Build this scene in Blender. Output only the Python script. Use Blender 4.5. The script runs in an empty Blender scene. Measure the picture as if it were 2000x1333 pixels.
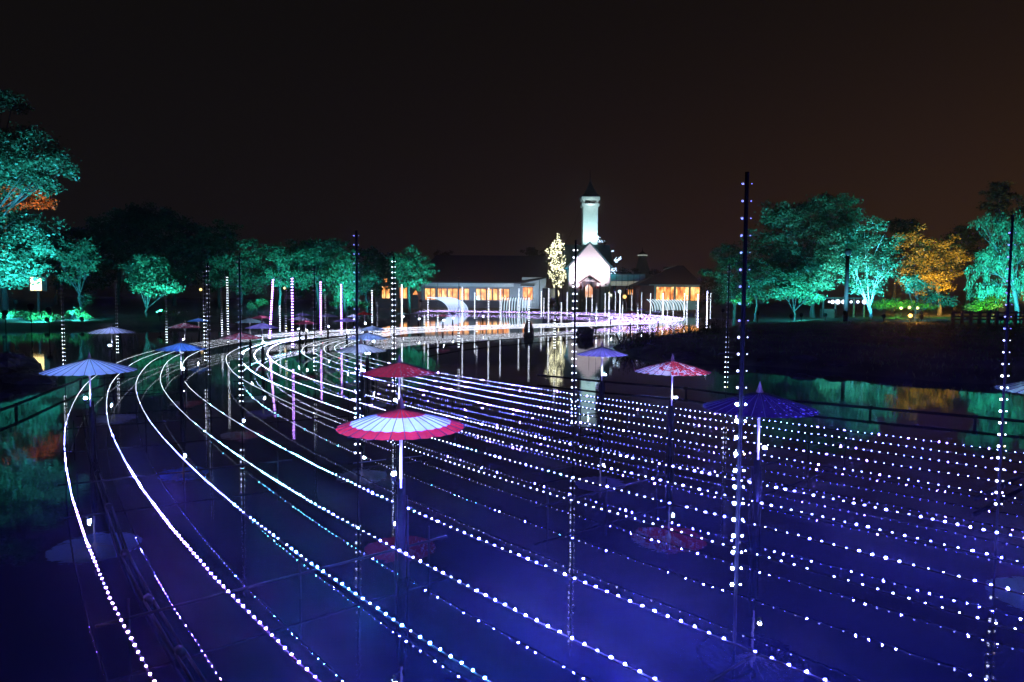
import bpy, math, random
import numpy as np
from mathutils import Vector, Matrix
rng = np.random.default_rng(7)
random.seed(7)
S = bpy.context.scene
C = S.collection
# ------------------------------------------------------------------ camera
F = 1333.0            # focal length in pixels of a 2000 px wide picture
H = 3.1               # eye height above the pond
P = math.atan(.0604)  # pitch down
R = .007              # roll
cam = bpy.data.cameras.new('camera')
co = bpy.data.objects.new('camera', cam); C.objects.link(co)
cam.sensor_width = 36.0; cam.lens = 36.0 * F / 2000.0
cam.clip_start = .1; cam.clip_end = 9000
co.location = (0, 0, H)
co.rotation_euler = (Matrix.Rotation(math.pi / 2 - P, 3, 'X') @ Matrix.Rotation(R, 3, 'Z')).to_euler()
S.camera = co
# ------------------------------------------------------------------ world: night sky with city glow
W = bpy.data.worlds.new('World'); S.world = W; W.use_nodes = True
nt = W.node_tree; nt.nodes.clear()
out = nt.nodes.new('ShaderNodeOutputWorld')
sky = nt.nodes.new('ShaderNodeTexSky'); sky.sky_type = 'NISHITA'; sky.sun_disc = False
sky.sun_elevation = math.radians(-8); sky.sun_rotation = math.radians(70)
b1 = nt.nodes.new('ShaderNodeBackground'); b1.inputs[1].default_value = .02
nt.links.new(sky.outputs[0], b1.inputs[0])
tc = nt.nodes.new('ShaderNodeTexCoord')
sx = nt.nodes.new('ShaderNodeSeparateXYZ'); nt.links.new(tc.outputs['Generated'], sx.inputs[0])
def wmath(op, a, b=None):
    n = nt.nodes.new('ShaderNodeMath'); n.operation = op; n.use_clamp = False
    for i, v in enumerate((a, b)):
        if v is None: continue
        if isinstance(v, (int, float)): n.inputs[i].default_value = v
        else: nt.links.new(v, n.inputs[i])
    return n.outputs[0]
zz = wmath('MAXIMUM', sx.outputs[2], 0.0)
low = wmath('POWER', wmath('SUBTRACT', 1.0, zz), 4.0)              # 1 at the horizon
side = wmath('POWER', wmath('MAXIMUM', wmath('ADD', wmath('MULTIPLY', sx.outputs[0], .5), .5), 0.0), 3.0)  # glow of the town off to the right
g1 = nt.nodes.new('ShaderNodeMix'); g1.data_type = 'RGBA'
g1.inputs[6].default_value = (.0038, .0032, .0029, 1); g1.inputs[7].default_value = (.0070, .0058, .0060, 1)
nt.links.new(low, g1.inputs[0])
g2 = nt.nodes.new('ShaderNodeMix'); g2.data_type = 'RGBA'; g2.blend_type = 'ADD'
nt.links.new(wmath('MULTIPLY', side, low), g2.inputs[0]); nt.links.new(g1.outputs[2], g2.inputs[6])
g2.inputs[7].default_value = (.080, .0320, .0080, 1)
b2 = nt.nodes.new('ShaderNodeBackground'); b2.inputs[1].default_value = 1.0
nt.links.new(g2.outputs[2], b2.inputs[0])
ad = nt.nodes.new('ShaderNodeAddShader')
nt.links.new(b1.outputs[0], ad.inputs[0]); nt.links.new(b2.outputs[0], ad.inputs[1]); nt.links.new(ad.outputs[0], out.inputs[0])
# ------------------------------------------------------------------ exposure and render settings
S.view_settings.view_transform = 'Standard'; S.view_settings.look = 'None'
S.view_settings.exposure = 0.0; S.view_settings.gamma = 1.0; S.view_settings.use_curve_mapping = False
cy = S.cycles
cy.use_denoising = True
cy.max_bounces = 5; cy.diffuse_bounces = 2; cy.glossy_bounces = 3; cy.transmission_bounces = 2; cy.transparent_max_bounces = 4
cy.volume_bounces = 0
cy.sample_clamp_indirect = 2.0; cy.sample_clamp_direct = 0.0
cy.caustics_reflective = False; cy.caustics_refractive = False
cy.use_light_tree = True
cy.pixel_filter_type = 'BLACKMAN_HARRIS'; cy.filter_width = 1.5

# ------------------------------------------------------------------ picture <-> place
_cp, _sp, _cr, _sr = math.cos(P), math.sin(P), math.cos(R), math.sin(R)
def ray(px, py):
    x = (px - 1000) / F; y = -(py - 666.5) / F
    X = _cr * x - _sr * y; Y = _sr * x + _cr * y
    return (X, _cp + _sp * Y, -_sp + _cp * Y)
def on_plane(px, py, z=0.0):
    d = ray(px, py); t = (z - H) / d[2]
    return (d[0] * t, d[1] * t)
def at(px, py, Y):
    d = ray(px, py); t = Y / d[1]
    return Vector((d[0] * t, Y, H + d[2] * t))
def proj(X, Y, Z):
    v = Z - H; dep = _cp * Y - _sp * v; up = _sp * Y + _cp * v
    return 1000 + F * (_cr * X + _sr * up) / dep, 666.5 - F * (-_sr * X + _cr * up) / dep

# ------------------------------------------------------------------ materials
MATS = {}
def nodes(name):
    m = bpy.data.materials.new(name); m.use_nodes = True
    t = m.node_tree; p = t.nodes.get('Principled BSDF')
    MATS[name] = m
    return m, t, p
def solid(name, col, rough=.6, metal=0.0, var=.25, scale=6.0, bump=0.0, spec=.5):
    m, t, p = nodes(name)
    c = t.nodes.new('ShaderNodeTexCoord'); n = t.nodes.new('ShaderNodeTexNoise')
    n.inputs['Scale'].default_value = scale; n.inputs['Detail'].default_value = 5
    t.links.new(c.outputs['Object'], n.inputs['Vector'])
    r = t.nodes.new('ShaderNodeValToRGB')
    r.color_ramp.elements[0].position = .3; r.color_ramp.elements[1].position = .7
    r.color_ramp.elements[0].color = (*[v * (1 - var) for v in col], 1)
    r.color_ramp.elements[1].color = (*[min(1, v * (1 + var)) for v in col], 1)
    t.links.new(n.outputs['Fac'], r.inputs[0]); t.links.new(r.outputs[0], p.inputs['Base Color'])
    p.inputs['Roughness'].default_value = rough; p.inputs['Metallic'].default_value = metal
    p.inputs['Specular IOR Level'].default_value = spec
    if bump:
        b = t.nodes.new('ShaderNodeBump'); b.inputs['Strength'].default_value = bump; b.inputs['Distance'].default_value = .05
        t.links.new(n.outputs['Fac'], b.inputs['Height']); t.links.new(b.outputs[0], p.inputs['Normal'])
    return m
def emit(name, col, strength, sample='AUTO'):
    m, t, p = nodes(name)
    p.inputs['Base Color'].default_value = (.6, .6, .6, 1)
    p.inputs['Emission Color'].default_value = (*col, 1); p.inputs['Emission Strength'].default_value = strength
    try: m.cycles.emission_sampling = sample
    except Exception: pass
    return m
def leafmat(name, col, trans=.35):
    m, t, p = nodes(name)
    c = t.nodes.new('ShaderNodeTexCoord'); n = t.nodes.new('ShaderNodeTexNoise')
    n.inputs['Scale'].default_value = 1.1; n.inputs['Detail'].default_value = 6
    t.links.new(c.outputs['Object'], n.inputs['Vector'])
    r = t.nodes.new('ShaderNodeValToRGB'); e = r.color_ramp.elements
    e[0].position = .32; e[1].position = .68
    e[0].color = (*[v * .55 for v in col], 1); e[1].color = (*[v * 1.45 for v in col], 1)
    t.links.new(n.outputs['Fac'], r.inputs[0])
    d = t.nodes.new('ShaderNodeBsdfDiffuse'); tr = t.nodes.new('ShaderNodeBsdfTranslucent'); mx = t.nodes.new('ShaderNodeMixShader')
    gl = t.nodes.new('ShaderNodeBsdfGlossy'); gl.inputs['Roughness'].default_value = .45; gl.inputs['Color'].default_value = (1, 1, 1, 1)
    mg = t.nodes.new('ShaderNodeMixShader'); mg.inputs[0].default_value = .012
    t.links.new(r.outputs[0], d.inputs[0]); t.links.new(r.outputs[0], tr.inputs[0])
    mx.inputs[0].default_value = trans
    t.links.new(d.outputs[0], mx.inputs[1]); t.links.new(tr.outputs[0], mx.inputs[2])
    t.links.new(mx.outputs[0], mg.inputs[1]); t.links.new(gl.outputs[0], mg.inputs[2])
    t.links.new(mg.outputs[0], t.nodes['Material Output'].inputs[0]); t.nodes.remove(p)
    return m

def paper(name, col, second=None, kind=None, trans=.4):
    """oiled umbrella paper: diffuse + light coming through, with an optional printed pattern"""
    m, t, p = nodes(name)
    c = t.nodes.new('ShaderNodeTexCoord')
    n = t.nodes.new('ShaderNodeTexNoise'); n.inputs['Scale'].default_value = 14; n.inputs['Detail'].default_value = 4
    t.links.new(c.outputs['Object'], n.inputs['Vector'])
    base = t.nodes.new('ShaderNodeMix'); base.data_type = 'RGBA'
    base.inputs[6].default_value = (*[v * .86 for v in col], 1); base.inputs[7].default_value = (*[min(1, v * 1.1) for v in col], 1)
    t.links.new(n.outputs['Fac'], base.inputs[0])
    colour = base.outputs[2]
    if second:
        sep = t.nodes.new('ShaderNodeSeparateXYZ'); t.links.new(c.outputs['Object'], sep.inputs[0])
        mask = t.nodes.new('ShaderNodeMath'); mask.operation = 'GREATER_THAN'
        if kind == 'petals':         # small scattered petals on one half
            v = t.nodes.new('ShaderNodeTexVoronoi'); v.inputs['Scale'].default_value = 17
            t.links.new(c.outputs['Object'], v.inputs['Vector'])
            a = t.nodes.new('ShaderNodeMath'); a.operation = 'MULTIPLY_ADD'      # threshold grows towards +x
            t.links.new(sep.outputs[0], a.inputs[0]); a.inputs[1].default_value = .42; a.inputs[2].default_value = .13
            mask.operation = 'LESS_THAN'
            t.links.new(v.outputs['Distance'], mask.inputs[0]); t.links.new(a.outputs[0], mask.inputs[1])
        else:                        # large flowing blossom print
            v = t.nodes.new('ShaderNodeTexNoise'); v.inputs['Scale'].default_value = 6.5; v.inputs['Detail'].default_value = 8
            v.inputs['Roughness'].default_value = .75; v.inputs['Distortion'].default_value = 1.2
            t.links.new(c.outputs['Object'], v.inputs['Vector'])
            a = t.nodes.new('ShaderNodeMath'); a.operation = 'MULTIPLY_ADD'
            t.links.new(sep.outputs[0], a.inputs[0]); a.inputs[1].default_value = .12; a.inputs[2].default_value = .53
            t.links.new(v.outputs['Fac'], mask.inputs[0]); t.links.new(a.outputs[0], mask.inputs[1])
        mx2 = t.nodes.new('ShaderNodeMix'); mx2.data_type = 'RGBA'
        t.links.new(mask.outputs[0], mx2.inputs[0]); t.links.new(colour, mx2.inputs[6]); mx2.inputs[7].default_value = (*second, 1)
        colour = mx2.outputs[2]
    d = t.nodes.new('ShaderNodeBsdfDiffuse'); tr = t.nodes.new('ShaderNodeBsdfTranslucent'); mx = t.nodes.new('ShaderNodeMixShader')
    t.links.new(colour, d.inputs[0]); t.links.new(colour, tr.inputs[0]); mx.inputs[0].default_value = trans
    t.links.new(d.outputs[0], mx.inputs[1]); t.links.new(tr.outputs[0], mx.inputs[2])
    t.links.new(mx.outputs[0], t.nodes['Material Output'].inputs[0]); t.nodes.remove(p)
    return m

DARK = solid('dark_metal', (.003, .003, .0035), .8, 0, spec=.06)
PIPE = solid('grey_pipe', (.035, .038, .045), .45, 0)
WOOD = solid('umbrella_shaft_wood', (.42, .33, .27), .5, 0, .2, 20)
BAMBOO = solid('dark_rib', (.012, .012, .018), .6)
BARK = solid('bark', (.045, .038, .03), .85, 0, .5, 9, .6)
ROCK = solid('wet_rock', (.022, .024, .028), .7, 0, .5, 3, .8)
SOIL = None
PLASTER = solid('white_plaster', (.74, .72, .70), .8, 0, .06, 1.5)
STONE = solid('rough_stone', (.25, .23, .22), .85, 0, .45, 4, .7)
ROOFD = solid('dark_roof_tile', (.010, .011, .018), .6, 0, .3, 3)
ROOFT = solid('teal_roof_sheet', (.035, .10, .115), .5, 0, .2, 2)
ROOFR = solid('maroon_roof_tile', (.055, .022, .022), .65, 0, .25, 3)
WALLG = solid('grey_wall', (.34, .35, .37), .8, 0, .1, 1)
WALLR = solid('red_brown_wall', (.22, .05, .04), .75, 0, .2, 2)
WALLD = solid('dark_wall', (.06, .06, .075), .8, 0, .2, 2)
TIMBER = solid('dark_timber', (.07, .045, .04), .7, 0, .3, 8)
PANELG = solid('frosted_panel', (.55, .57, .62), .35, 0, .06, 2)
REDC = solid('red_ornament', (.55, .03, .04), .5)
WIRE = solid('black_cable', (.002, .002, .0025), .7, spec=.05)

# interior glow seen through the windows: warm, uneven, with darker furniture bands
def window_glow(name, strength):
    m, t, p = nodes(name)
    c = t.nodes.new('ShaderNodeTexCoord'); n = t.nodes.new('ShaderNodeTexNoise')
    n.inputs['Scale'].default_value = 1.3; n.inputs['Detail'].default_value = 3
    mp = t.nodes.new('ShaderNodeMapping'); mp.inputs['Scale'].default_value = (1.0, 1.0, .45)
    t.links.new(c.outputs['Object'], mp.inputs[0]); t.links.new(mp.outputs[0], n.inputs['Vector'])
    r = t.nodes.new('ShaderNodeValToRGB'); e = r.color_ramp.elements
    e[0].position = .32; e[0].color = (.45, .10, .02, 1); e[1].position = .66; e[1].color = (1.3, .75, .28, 1)
    x = e.new(.5); x.color = (1.0, .36, .08, 1)
    t.links.new(n.outputs['Fac'], r.inputs[0]); t.links.new(r.outputs[0], p.inputs['Emission Color'])
    p.inputs['Emission Strength'].default_value = strength; p.inputs['Base Color'].default_value = (.1, .1, .1, 1)
    p.inputs['Roughness'].default_value = .1
    return m
GLOW = window_glow('lit_window', 1.7)

# LED colours: (name, colour, strength)
HUES = {}
for nm, col, st in (('white', (.20, .22, 1.0), 80), ('blue', (.085, .085, 1.0), 29000), ('violet', (.20, .09, 1.0), 6500),
                    ('pink', (.40, .16, 1.0), 900), ('teal', (.12, .60, .75), 500), ('warm', (.60, .60, .90), 32),
                    ('azure', (.05, .28, 1.0), 12000), ('purple', (.55, .35, 1.0), 34), ('red', (1, .03, .05), 20),
                    ('yellow', (1, .75, .2), 12), ('pure', (.80, .86, 1.0), 4), ('farwhite', (.80, .84, 1.0), 11), ('post', (.80, .86, 1.0), 10), ('postviolet', (.50, .24, 1.0), 34), ('postblue', (.28, .42, 1.0), 220), ('off', (.50, .52, .6), .35), ('half', (.7, .75, 1), 3)):  # off bulbs glow faintly, standing in for unlit grey lenses
    HUES[nm] = emit('led_' + nm, col, st)
HN = list(HUES); HI = {n: i for i, n in enumerate(HN)}; HMATS = [HUES[n] for n in HN]

# ------------------------------------------------------------------ mesh building
class MB:
    def __init__(s): s.v = []; s.f = []; s.m = []; s.smooth = []
    def add(s, vs, fs, mi=0, sm=False):
        o = len(s.v); s.v.extend([tuple(v) for v in vs])
        for f in fs: s.f.append(tuple(i + o for i in f)); s.m.append(mi); s.smooth.append(sm)
    def box(s, a, b, mi=0):
        (x0, y0, z0), (x1, y1, z1) = a, b
        s.add([(x0, y0, z0), (x1, y0, z0), (x1, y1, z0), (x0, y1, z0), (x0, y0, z1), (x1, y0, z1), (x1, y1, z1), (x0, y1, z1)],
              [(3, 2, 1, 0), (4, 5, 6, 7), (0, 1, 5, 4), (1, 2, 6, 5), (2, 3, 7, 6), (3, 0, 4, 7)], mi)
    def tube(s, pts, r, n=6, mi=0, caps=True):
        pts = [Vector(p) for p in pts]; rs = r if isinstance(r, (list, tuple)) else [r] * len(pts)
        vs = []; fs = []
        for i, p in enumerate(pts):
            d = (pts[min(i + 1, len(pts) - 1)] - pts[max(i - 1, 0)]).normalized()
            u = d.cross(Vector((0, 0, 1)))
            if u.length < .1: u = d.cross(Vector((0, 1, 0)))
            u.normalize(); w = u.cross(d)
            for k in range(n):
                a = 2 * math.pi * k / n
                vs.append(p + (u * math.cos(a) + w * math.sin(a)) * rs[i])
        for i in range(len(pts) - 1):
            for k in range(n):
                fs.append((i * n + k, i * n + (k + 1) % n, (i + 1) * n + (k + 1) % n, (i + 1) * n + k))
        if caps:
            fs.append(tuple(range(n - 1, -1, -1))); fs.append(tuple(range((len(pts) - 1) * n, len(pts) * n)))
        s.add(vs, fs, mi, True)
    def lathe(s, prof, n=16, mi=0, origin=(0, 0, 0), sm=True):
        vs = []; fs = []
        for r, z in prof:
            for k in range(n):
                a = 2 * math.pi * k / n
                vs.append((origin[0] + r * math.cos(a), origin[1] + r * math.sin(a), origin[2] + z))
        for i in range(len(prof) - 1):
            for k in range(n): fs.append((i * n + k, i * n + (k + 1) % n, (i + 1) * n + (k + 1) % n, (i + 1) * n + k))
        s.add(vs, fs, mi, sm)
    def ball(s, c, r, n=8, m=6, mi=0, sq=(1, 1, 1)):
        prof = [(max(1e-4, math.sin(math.pi * i / m)), -math.cos(math.pi * i / m)) for i in range(m + 1)]
        vs = []; fs = []
        for pr, pz in prof:
            for k in range(n):
                a = 2 * math.pi * k / n
                vs.append((c[0] + r * sq[0] * pr * math.cos(a), c[1] + r * sq[1] * pr * math.sin(a), c[2] + r * sq[2] * pz))
        for i in range(m):
            for k in range(n): fs.append((i * n + k, i * n + (k + 1) % n, (i + 1) * n + (k + 1) % n, (i + 1) * n + k))
        s.add(vs, fs, mi, True)
    def mesh(s, name, mats):
        me = bpy.data.meshes.new(name); me.from_pydata(s.v, [], s.f)
        for m in (mats if isinstance(mats, (list, tuple)) else [mats]): me.materials.append(m)
        me.polygons.foreach_set('material_index', s.m); me.polygons.foreach_set('use_smooth', s.smooth)
        me.update(); return me
    def obj(s, name, mats, parent=None, loc=None):
        return link(name, s.mesh(name, mats), parent, loc)
def link(name, data, parent=None, loc=None):
    o = bpy.data.objects.new(name, data); C.objects.link(o)
    if parent: o.parent = parent
    if loc is not None: o.location = loc
    return o
def quads_mesh(name, V, mats, mi=None, nv=4):
    """V: (n, nv, 3) separate polygons"""
    n = len(V); me = bpy.data.meshes.new(name)
    me.vertices.add(n * nv); me.vertices.foreach_set('co', np.ascontiguousarray(V, dtype=np.float32).ravel())
    me.loops.add(n * nv); me.loops.foreach_set('vertex_index', np.arange(n * nv, dtype=np.int32))
    me.polygons.add(n); me.polygons.foreach_set('loop_start', np.arange(0, n * nv, nv, dtype=np.int32))
    for m in (mats if isinstance(mats, (list, tuple)) else [mats]): me.materials.append(m)
    if mi is not None: me.polygons.foreach_set('material_index', np.ascontiguousarray(mi, dtype=np.int32))
    me.update(calc_edges=True); me.validate(); return me
_oct = np.array([(1, 0, 0), (-1, 0, 0), (0, 1, 0), (0, -1, 0), (0, 0, 1), (0, 0, -1)], float)
_of = np.array([(0, 2, 4), (2, 1, 4), (1, 3, 4), (3, 0, 4), (2, 0, 5), (1, 2, 5), (3, 1, 5), (0, 3, 5)])
def bulbs_mesh(name, pts, r, hue, upward=False):
    """many bulbs in one mesh: octahedra; upward ones sit in a black socket that hides their lower half"""
    pts = np.asarray(pts, float); r = np.broadcast_to(np.asarray(r, float), (len(pts),))
    V = pts[:, None, None, :] + _oct[_of][None] * r[:, None, None, None]
    mi = np.repeat(np.asarray(hue)[:, None], 8, 1)
    if upward: mi[:, 4:] = len(HMATS)
    return quads_mesh(name, V.reshape(-1, 3, 3), HMATS + [WIRE], mi.ravel(), 3)
def thing(name, label, cat, loc=(0, 0, 0), group=None):
    o = bpy.data.objects.new(name, None); C.objects.link(o); o.location = loc; o.empty_display_size = .2
    tag(o, label, cat, group); return o
def tag(o, label, cat, group=None):
    o['label'] = label; o['category'] = cat
    if group: o['group'] = group
    return o
def kind(o, k): o['kind'] = k; return o

# ------------------------------------------------------------------ ground and water
POND = np.array([(-90, -60), (-78, 40), (-52, 62), (-40, 70), (-30, 73), (-22, 78), (-15, 84), (-15, 100), (-22, 140), (-30, 171),
                 (-10, 173), (10, 173), (30, 168), (42, 150), (44, 125), (36, 104), (28, 82), (20, 68), (12, 55), (6.6, 45), (6.4, 40), (7.5, 34.8), (10, 33.5),
                 (12.4, 32.4), (15, 29), (17, 26.4), (22, 24.5), (34, 22), (60, 19), (90, 10), (90, -60)], float)
def sdist(X, Y):
    X = np.asarray(X, float); Y = np.asarray(Y, float)
    d = np.full(X.shape, 1e9); ins = np.zeros(X.shape, bool)
    n = len(POND)
    for i in range(n):
        ax, ay = POND[i]; bx, by = POND[(i + 1) % n]
        ex, ey = bx - ax, by - ay
        t = np.clip(((X - ax) * ex + (Y - ay) * ey) / (ex * ex + ey * ey), 0, 1)
        d = np.minimum(d, np.hypot(X - ax - t * ex, Y - ay - t * ey))
        c = ((ay > Y) != (by > Y)) & (X < (bx - ax) * (Y - ay) / (by - ay + 1e-12) + ax)
        ins ^= c
    return np.where(ins, -d, d)
def height(X, Y):
    s = sdist(X, Y)
    n = .12 * np.sin(X * .9 + 1.3 * np.sin(Y * .31)) * np.sin(Y * .7 + .8) + .05 * np.sin(X * 2.3 + Y * 1.7)
    up = .45 * np.clip(s / .8, 0, 1) + .35 * np.clip((s - .8) / 6, 0, 1) + .7 * np.clip((s - 6) / 45, 0, 1) + n * np.clip(s / 3, 0, 1)
    return np.where(s > 0, up, np.maximum(-1.5, s * .6))
def gz(x, y): return float(height(np.array([x]), np.array([y]))[0])
def axis(a, b, st, far):
    mid = np.arange(a, b + .01, st)
    g = np.array([30, 80, 180, 400, 900, far])
    return np.concatenate([a - g[::-1], mid, b + g])
gx = axis(-100, 100, 1.0, 4000); gy = axis(-44, 230, 1.0, 4000)
GX, GY = np.meshgrid(gx, gy); GZ = height(GX, GY)
nx, ny = len(gx), len(gy)
idx = np.arange(nx * ny).reshape(ny, nx)
me = bpy.data.meshes.new('ground')
me.vertices.add(nx * ny); me.vertices.foreach_set('co', np.stack([GX, GY, GZ], -1).astype(np.float32).ravel())
q = np.stack([idx[:-1, :-1], idx[:-1, 1:], idx[1:, 1:], idx[1:, :-1]], -1).reshape(-1, 4)
me.loops.add(q.size); me.loops.foreach_set('vertex_index', q.astype(np.int32).ravel())
me.polygons.add(len(q)); me.polygons.foreach_set('loop_start', np.arange(0, q.size, 4, dtype=np.int32))
me.polygons.foreach_set('use_smooth', np.ones(len(q), bool))
me.update(calc_edges=True)
SOIL = solid('grass_and_soil', (.035, .045, .022), .95, 0, .6, .8, .6)
me.materials.append(SOIL)
kind(link('ground', me), 'structure')

m, t, p = nodes('pond_water')
p.inputs['Base Color'].default_value = (.005, .008, .016, 1); p.inputs['Roughness'].default_value = .02; p.inputs['IOR'].default_value = 1.33
c = t.nodes.new('ShaderNodeTexCoord')
n1 = t.nodes.new('ShaderNodeTexNoise'); n1.inputs['Scale'].default_value = 2.2; n1.inputs['Detail'].default_value = 4
n2 = t.nodes.new('ShaderNodeTexNoise'); n2.inputs['Scale'].default_value = 9.0; n2.inputs['Detail'].default_value = 2
t.links.new(c.outputs['Object'], n1.inputs['Vector']); t.links.new(c.outputs['Object'], n2.inputs['Vector'])
mu = t.nodes.new('ShaderNodeMath'); mu.operation = 'MULTIPLY_ADD'; mu.inputs[1].default_value = .22
t.links.new(n2.outputs['Fac'], mu.inputs[0]); t.links.new(n1.outputs['Fac'], mu.inputs[2])
bp = t.nodes.new('ShaderNodeBump'); bp.inputs['Strength'].default_value = .55; bp.inputs['Distance'].default_value = .0028
t.links.new(mu.outputs[0], bp.inputs['Height']); t.links.new(bp.outputs[0], p.inputs['Normal'])
WATER = m
b = MB(); b.add([(-150, -80, 0), (150, -80, 0), (150, 190, 0), (-150, 190, 0)], [(0, 1, 2, 3)])
kind(b.obj('pond_water', WATER), 'structure')

# ------------------------------------------------------------------ buildings
def pz(py, px, Y): return at(px, py, Y).z
def px_x(px, Y, py=600): return at(px, py, Y).x
def prism(mb, poly, y0, y1, mi=0):
    """poly: (x, z) outline, extruded from y0 to y1"""
    n = len(poly)
    vs = [(x, y0, z) for x, z in poly] + [(x, y1, z) for x, z in poly]
    fs = [tuple(range(n)), tuple(range(2 * n - 1, n - 1, -1))] + [((i + 1) % n, i, i + n, (i + 1) % n + n) for i in range(n)]
    mb.add(vs, fs, mi)
def window(parent, x0, x1, z0, z1, y, name='window', mull=1, mat=None, fr=.09):
    """frame (own mesh) with a lit pane as a sub-part"""
    f = MB()
    f.box((x0 - fr, y - .10, z0 - fr), (x0, y + .02, z1 + fr)); f.box((x1, y - .10, z0 - fr), (x1 + fr, y + .02, z1 + fr))
    f.box((x0, y - .10, z1), (x1, y + .02, z1 + fr)); f.box((x0, y - .10, z0 - fr), (x1, y + .02, z0))
    for k in range(1, mull):
        xm = x0 + (x1 - x0) * k / mull
        f.box((xm - .05, y - .09, z0), (xm + .05, y + .01, z1))
    fo = f.obj(name, TIMBER, parent)
    for k in range(mull):
        g = MB(); a = x0 + (x1 - x0) * k / mull; c = x0 + (x1 - x0) * (k + 1) / mull
        g.box((a + .052 * (k > 0), y - .03, z0), (c - .052 * (k < mull - 1), y - .01, z1)); g.obj('pane', mat or GLOW, fo)
    return fo

YB = 182.0
# long restaurant with the big dark roof
B = thing('restaurant', 'long low restaurant with a big dark roof and a row of orange lit windows', 'building')
z_e = pz(551, 900, YB); z_r = pz(499, 900, YB + 8); xl = px_x(820, YB); xr = px_x(1019, YB); xg = px_x(1066, YB)
b = MB(); b.box((xl, YB, .3), (xr, YB + 16, z_e - .35)); b.obj('wall', WALLG, B)
b = MB(); b.box((xl - .3, YB - .35, .3), (xr - .01, YB - .002, pz(588, 900, YB))); b.obj('terrace_base', WALLD, B)
# dark roof: slope from the front eave up to the ridge
b = MB()
rx0, rx1 = px_x(800, YB), xg + .6
b.add([(rx0, YB - 1.2, z_e), (xr + .2, YB - 1.2, z_e), (rx1, YB - .6, pz(541, 1066, YB)), (rx1, YB + 8, z_r), (px_x(846, YB), YB + 8, z_r),
       (rx0, YB + 17, z_e), (rx1, YB + 17, z_e),
       (rx0, YB - 1.2, z_e - .3), (xr + .2, YB - 1.2, z_e - .3), (rx1, YB - .6, pz(541, 1066, YB) - .3), (rx1, YB + 17, z_e - .3), (rx0, YB + 17, z_e - .3)],
      [(0, 1, 2, 3, 4), (4, 3, 6, 5), (0, 4, 5), (2, 6, 3), (0, 7, 8, 1), (1, 8, 9, 2), (2, 9, 10, 6), (5, 11, 7, 0), (7, 11, 10, 9, 8)])
b.obj('roof', ROOFD, B)
b = MB(); b.box((px_x(826, YB), YB - 1.0, pz(560, 900, YB)), (px_x(1003, YB), YB - .03, pz(553.5, 900, YB))); b.obj('fascia_board', PLASTER, B)
b = MB(); b.box((xr, YB - .5, .3), (xg, YB + 12, pz(542, 1040, YB))); b.obj('side_block', PLASTER, B)
b = MB(); b.tube([(px_x(1053, YB), YB - .6, .6), (px_x(1053, YB), YB - .6, pz(543, 1053, YB))], .09); b.obj('downpipe', WALLG, B)
b = MB(); b.box((px_x(1016, YB), YB - 1.1, pz(559, 1030, YB)), (px_x(1043, YB), YB - .503, pz(556.5, 1030, YB))); b.obj('window_hood', WALLD, B)
wz0, wz1 = pz(586, 900, YB), pz(564.5, 900, YB)
for a, c in ((830.5, 840), (841.5, 850), (855, 861.5), (863, 872), (875, 883.5), (885, 893.5), (897, 905), (907, 916), (930, 938), (940, 949), (952, 960), (963, 971), (974, 982), (984, 994)):
    window(B, px_x(a, YB), px_x(c, YB), wz0, wz1, YB - .36 if False else YB - .02, fr=.10)
window(B, px_x(1021, YB), px_x(1029.5, YB), pz(586, 1030, YB), pz(562, 1030, YB), YB - .52)
window(B, px_x(1031, YB), px_x(1039.5, YB), pz(586, 1030, YB), pz(562, 1030, YB), YB - .52)

# left wing behind the round tree
B = thing('restaurant_wing', 'dark side wing with two tall orange windows and a small square one above', 'building')
Y = 176.0
b = MB(); b.box((px_x(733, Y), Y, .3), (px_x(817, Y), Y + 12, pz(541, 780, Y))); b.obj('wall', WALLD, B)
b = MB(); prism(b, [(px_x(729, Y), pz(541, 780, Y)), (px_x(821, Y), pz(541, 780, Y)), (px_x(800, Y), pz(520, 780, Y)), (px_x(750, Y), pz(520, 780, Y))], Y - .6, Y + 12.6); b.obj('roof', ROOFD, B)
for a, c, d, e in ((746.5, 752.8, 560, 583), (754.8, 761.3, 560, 583), (750, 756.5, 544.5, 551.5)):
    window(B, px_x(a, Y), px_x(c, Y), pz(e, 755, Y), pz(d, 755, Y), Y - .02)
window(B, px_x(781, Y), px_x(795, Y), pz(583, 790, Y), pz(562, 790, Y), Y - .02, mull=2)
f = MB(); tri = [(px_x(806, Y), pz(576, 812, Y)), (px_x(817, Y), pz(576, 812, Y)), (px_x(812, Y), pz(567, 812, Y))]
prism(f, tri, Y - .06, Y - .004); f.obj('gable_window', GLOW, B)

# chapel
YC = 176.0
B = thing('chapel', 'white gabled chapel with stone base, porch and tall bell tower', 'building')
zb = .6; ze = pz(521, 1150, YC); za = pz(474, 1150, YC)
x0, x1 = px_x(1111, YC), px_x(1190, YC); xm = (x0 + x1) / 2
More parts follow.
